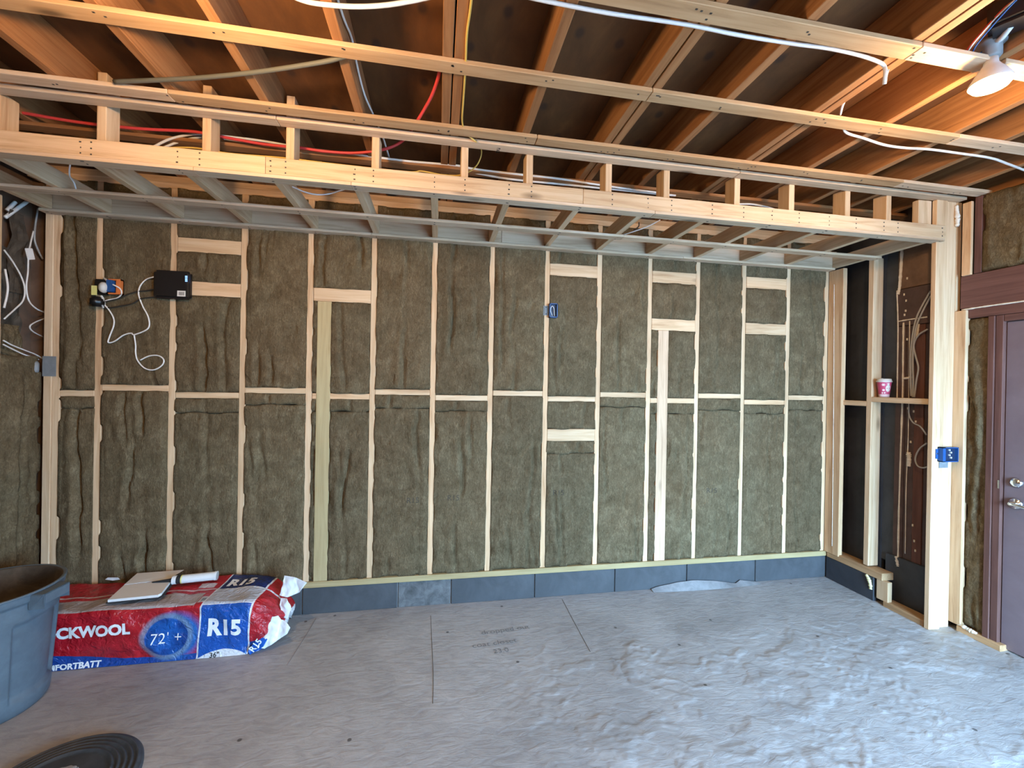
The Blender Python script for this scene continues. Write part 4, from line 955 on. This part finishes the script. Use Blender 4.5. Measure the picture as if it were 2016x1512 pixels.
# crumpled white tails of the torn-open end
def flap(poly, seed, mat, thick=.002, amp=.012, name='bag_tail'):
    bm = bmesh.new(); vsx = [bm.verts.new(p) for p in poly]; f_ = bm.faces.new(vsx)
    bmesh.ops.triangulate(bm, faces=[f_])
    for _ in range(4): bmesh.ops.subdivide_edges(bm, edges=bm.edges[:], cuts=1, use_grid_fill=True)
    bm.normal_update(); nn = (Vector(poly[1])-Vector(poly[0])).cross(Vector(poly[2])-Vector(poly[0])).normalized()
    for v in bm.verts:
        p = v.co; v.co = p + nn*amp*(fbm(p.x*14, p.y*14+seed, p.z*14, 2)+.6*abs(noise.noise(Vector((p.x*30, p.z*30, seed)))))
        v.co.z = max(.003, v.co.z)
    bmesh.ops.solidify(bm, geom=bm.faces[:], thickness=thick)
    return put(name, mesh_of(bm, name, True), mat, bag)
P = lambda px, py, y: tuple(oY(px, py, y))
flap([P(560, 1133, -.22), P(580, 1136, -.24), P(604, 1147, -.27), P(590, 1166, -.26), P(566, 1176, -.27), P(550, 1172, -.26), P(556, 1150, -.24)], 1.0, 'bag_white')
flap([P(552, 1178, -.27), P(566, 1178, -.28), P(573, 1198, -.29), P(566, 1220, -.30), P(556, 1212, -.29), P(549, 1192, -.28)], 2.0, 'bag_white')
flap([P(528, 1209, -.33), P(536, 1212, -.33), P(548, 1211, -.33), P(553, 1220, -.33), P(563, 1224, -.34), P(572, 1235, -.35), P(566, 1247, -.36), P(545, 1262, -.37), P(520, 1278, -.385), P(508, 1274, -.385), P(514, 1250, -.36), P(510, 1235, -.35)], 3.0, 'bag_white')
bt = flap([P(512, 1254, -.368), P(527, 1258, -.374), P(519, 1273, -.392), P(492, 1289, -.398), P(488, 1282, -.396), P(498, 1268, -.38)], 4.0, 'bag_blue', .002, .002)
a, b = oY(499, 1284, -.402), oY(517, 1262, -.402); u_ = (b-a).normalized(); v_ = Vector((-u_.z, 0, u_.x))
lettering('lettering', 'R15', .048, lambda x, y: a+u_*x+v_*y+Vector((0, -.004, 0)), 'white_print', bag, .001)

# ---- things lying on the bag
zt_ = BH+.012
nb_pts = [oZ(212, 1186, zt_+.004), oZ(311, 1176, zt_+.004), oZ(338, 1146, zt_+.004), oZ(362, 1126, zt_+.012), oZ(270, 1133, zt_+.012)]
no = empty('notebook', (nb_pts[0]+nb_pts[2])/2-Vector((0, 0, .004)), label='open white notebook lying on the red insulation bag', cat='notebook')
def slab_poly(name, pts, h, mat, parent):
    bm = bmesh.new(); lo = [bm.verts.new(p) for p in pts]; hi = [bm.verts.new(Vector(p)+Vector((0, 0, h))) for p in pts]; n_ = len(pts)
    bm.faces.new(lo[::-1]); bm.faces.new(hi)
    for k in range(n_): bm.faces.new((lo[k], lo[(k+1) % n_], hi[(k+1) % n_], hi[k]))
    return put(name, mesh_of(bm, name), mat, parent)
A, B_, C_, D_, E_ = nb_pts
F_ = A.lerp(E_, .52); G_ = Vector((C_.x, C_.y, C_.z))
slab_poly('page_block', [A, B_, oZ(318, 1172, zt_+.004), G_, F_], .014, 'paper', no)
slab_poly('cover', [A+Vector((-.006, -.006, -.004)), B_+Vector((.008, -.006, -.004)), oZ(326, 1170, zt_), G_+Vector((.014, 0, -.004)), F_+Vector((-.006, 0, -.004))], .0035, 'ink', no)
slab_poly('raised_page', [F_+Vector((0, .002, .0145)), G_+Vector((-.02, .002, .0145)), D_+Vector((0, 0, .012)), E_+Vector((0, 0, .012))], .002, 'paper', no)
# caulking tube
a, b = oZ(341, 1142, zt_+.026), oZ(428, 1133, zt_+.026)
tu = empty('caulking_tube', (a+b)/2-Vector((0, 0, .026)), label='white caulking tube lying beside the notebook on the bag', cat='caulking tube')
ax = (b-a).normalized()
bm = bmesh.new(); add_tube(bm, [a+ax*.045, a+ax*.05, b-ax*.014, b-ax*.012, b], .0245, 24); put('cartridge', mesh_of(bm, 'cartridge', True), 'dirty_white', tu)
bm = bmesh.new(); add_tube(bm, [b-ax*.013, b], .0265, 24); put('end_rim', mesh_of(bm, 'end_rim'), 'dirty_white', tu)
bm = bmesh.new(); add_tube(bm, [a+ax*.043, a+ax*.050], .0250, 24); put('yellow_band', mesh_of(bm, 'yellow_band'), 'tag_yellow', tu)
bm = bmesh.new(); add_tube(bm, [a+ax*.018, a+ax*.043], .0238, 24); put('collar', mesh_of(bm, 'collar'), 'ink', tu)
bm = bmesh.new(); add_tube(bm, [a-ax*.002, a+ax*.02], .0245, 24); put('cap_rim', mesh_of(bm, 'cap_rim'), 'dirty_white', tu)
tube('nozzle', 'ink', [a+ax*.0, a-ax*.05, a-ax*.105], .006, tu, 12, 4, lambda t: .012-.009*t)
o = flap([tuple(oZ(206, 1141, zt_+.01)), tuple(oZ(222, 1143, zt_+.004)), tuple(oZ(236, 1141, zt_+.008)), tuple(oZ(232, 1137, zt_+.02)), tuple(oZ(212, 1137, zt_+.02))], 7.0, 'bag_white', .002, .008, 'paper_scrap')
o.parent = None; tag(o, 'small pale scrap lying behind the notebook on the bag', 'scrap')

# ================================================================== TRASH CAN
tcx, tcy, RT_, RB_, TH = .400, -.640, .262, .212, .565
can = empty('trash_can', (tcx, tcy, 0), label='blue-grey plastic trash can standing in front of the insulation bag', cat='trash can')
cang = math.atan2(CAM.y-tcy, CAM.x-tcx)
seg = 240; prof_z = [0, .006, .02, .04] + lin(.055, TH-.05, .0125) + [TH-.045, TH-.036, TH-.03, TH-.012, TH-.004, TH]
bm = bmesh.new(); rings = []
for z in prof_z:
    ring = []
    for j in range(seg):
        an = 2*math.pi*j/seg; r = RB_+(RT_-.012-RB_)*z/TH
        if z < .03: r -= .014*(1-z/.03)**1.5
        if z > TH-.04: r += .012*min(1, (z-(TH-.04))/.006)
        da = (an-cang+math.pi) % (2*math.pi)-math.pi
        ds_ = [abs(((da-o_+math.pi) % (2*math.pi))-math.pi) for o_ in (-.62, .95, 2.5, -2.2)]
        dmin = min(ds_)
        if dmin < .62 and .075 < z < TH-.125:
            e = min((.62-dmin)/.03, (z-.075)/.012, (TH-.125-z)/.012); r -= .018*max(0, min(1, e))
        ring.append(bm.verts.new((tcx+r*math.cos(an), tcy+r*math.sin(an), z)))
    rings.append(ring)
for i in range(len(rings)-1):
    for j in range(seg): bm.faces.new((rings[i][j], rings[i][(j+1) % seg], rings[i+1][(j+1) % seg], rings[i+1][j]))
bm.faces.new(rings[0][::-1])
me_ = mesh_of(bm, 'body', True); put('body', me_, 'can_plastic', can)
bm = bmesh.new(); lathe(bm, [(RT_, TH), (RT_-.004, TH+.003), (RT_-.012, TH+.002), (RT_-.016, TH-.006), (.228, TH-.085), (.214, TH-.125), (.203, .30), (.18, .12)], (tcx, tcy, 0), 96, cap=False)
for f_ in bm.faces: f_.normal_flip()
put('inner_wall', mesh_of(bm, 'inner_wall', True), 'can_inside', can)
bm = bmesh.new(); bmesh.ops.create_grid(bm, x_segments=28, y_segments=28, size=.195)
for v in list(bm.verts):
    if v.co.x**2+v.co.y**2 > .194**2: v.co = Vector((v.co.x, v.co.y, 0)).normalized()*.194
    v.co = Vector((tcx+v.co.x, tcy+v.co.y, .40+.05*fbm(v.co.x*7, v.co.y*7, 2, 3)))
put('contents', mesh_of(bm, 'contents', True), 'can_inside', can)
bm = bmesh.new(); lathe(bm, [(RT_-.004, TH-.004), (RT_+.004, TH-.002), (RT_+.005, TH+.004), (RT_-.003, TH+.007), (RT_-.010, TH+.004)], (tcx, tcy, 0), 96, cap=False)
put('rim', mesh_of(bm, 'rim', True), 'can_plastic', can)
def can_handle(an):
    u = Vector((math.cos(an), math.sin(an), 0)); v = Vector((-u.y, u.x, 0)); c0 = Vector((tcx, tcy, 0))
    bm = bmesh.new()
    def quadbox(pts, h):      # pts: list of (radial, tangential, z)
        P3 = [c0+u*r+v*t+Vector((0, 0, z)) for r, t, z in pts]; return [bm.verts.new(p) for p in P3]
    # grip loop: top web, outer lip, two side gussets
    for t0, t1, r0, r1, z0, z1 in ((-.062, .062, RT_-.008, RT_+.046, TH-.012, TH-.004), (-.062, .062, RT_+.038, RT_+.047, TH-.050, TH-.004), (-.066, -.056, RT_-.02, RT_+.045, TH-.075, TH-.004), (.056, .066, RT_-.02, RT_+.045, TH-.075, TH-.004)):
        q = quadbox([(r0, t0, z0), (r1, t0, z0), (r1, t1, z0), (r0, t1, z0), (r0, t0, z1), (r1, t0, z1), (r1, t1, z1), (r0, t1, z1)], 0)
        if z1-z0 > .06:      # gusset tapers to the body
            q[1].co -= u*.055
        for f_ in ((0, 3, 2, 1), (4, 5, 6, 7), (0, 1, 5, 4), (1, 2, 6, 5), (2, 3, 7, 6), (3, 0, 4, 7)): bm.faces.new([q[k] for k in f_])
    bmesh.ops.bevel(bm, geom=bm.edges[:], offset=.003, segments=2, affect='EDGES')
    put('handle', mesh_of(bm, 'handle'), 'can_plastic', can)
can_handle(cang+.78)

# ================================================================== ROUND LID ON THE FLOOR
lc = oZ(96, 1560, 0.02)
lid = empty('bin_lid', (lc.x, lc.y, 0), label='dark grey round ribbed lid lying on the floor near the trash can', cat='lid')
pr = [(.262, .001), (.268, .004), (.268, .018), (.262, .022)]
for k in range(5):
    r = .252-.020*k; pr += [(r+.004, .022+.002*k), (r, .030+.002*k), (r-.006, .030+.002*k), (r-.010, .023+.002*k)]
pr += [(.148, .033), (.09, .038), (.0, .040)]
bm = bmesh.new(); lathe(bm, pr, (lc.x, lc.y, 0), 96, cap=False); put('shell', mesh_of(bm, 'shell', True), 'lid_plastic', lid)
bm = bmesh.new(); bmesh.ops.create_grid(bm, x_segments=24, y_segments=24, size=.085)
for v in list(bm.verts):
    if v.co.length > .084: v.co = v.co.normalized()*(.084+.006*noise.noise(v.co*60))
    v.co = Vector((lc.x+v.co.x, lc.y+v.co.y, .0415+.006*max(0, fbm(v.co.x*30, v.co.y*30, 3))))
put('dust_patch', mesh_of(bm, 'dust_patch', True), 'mortar', lid)
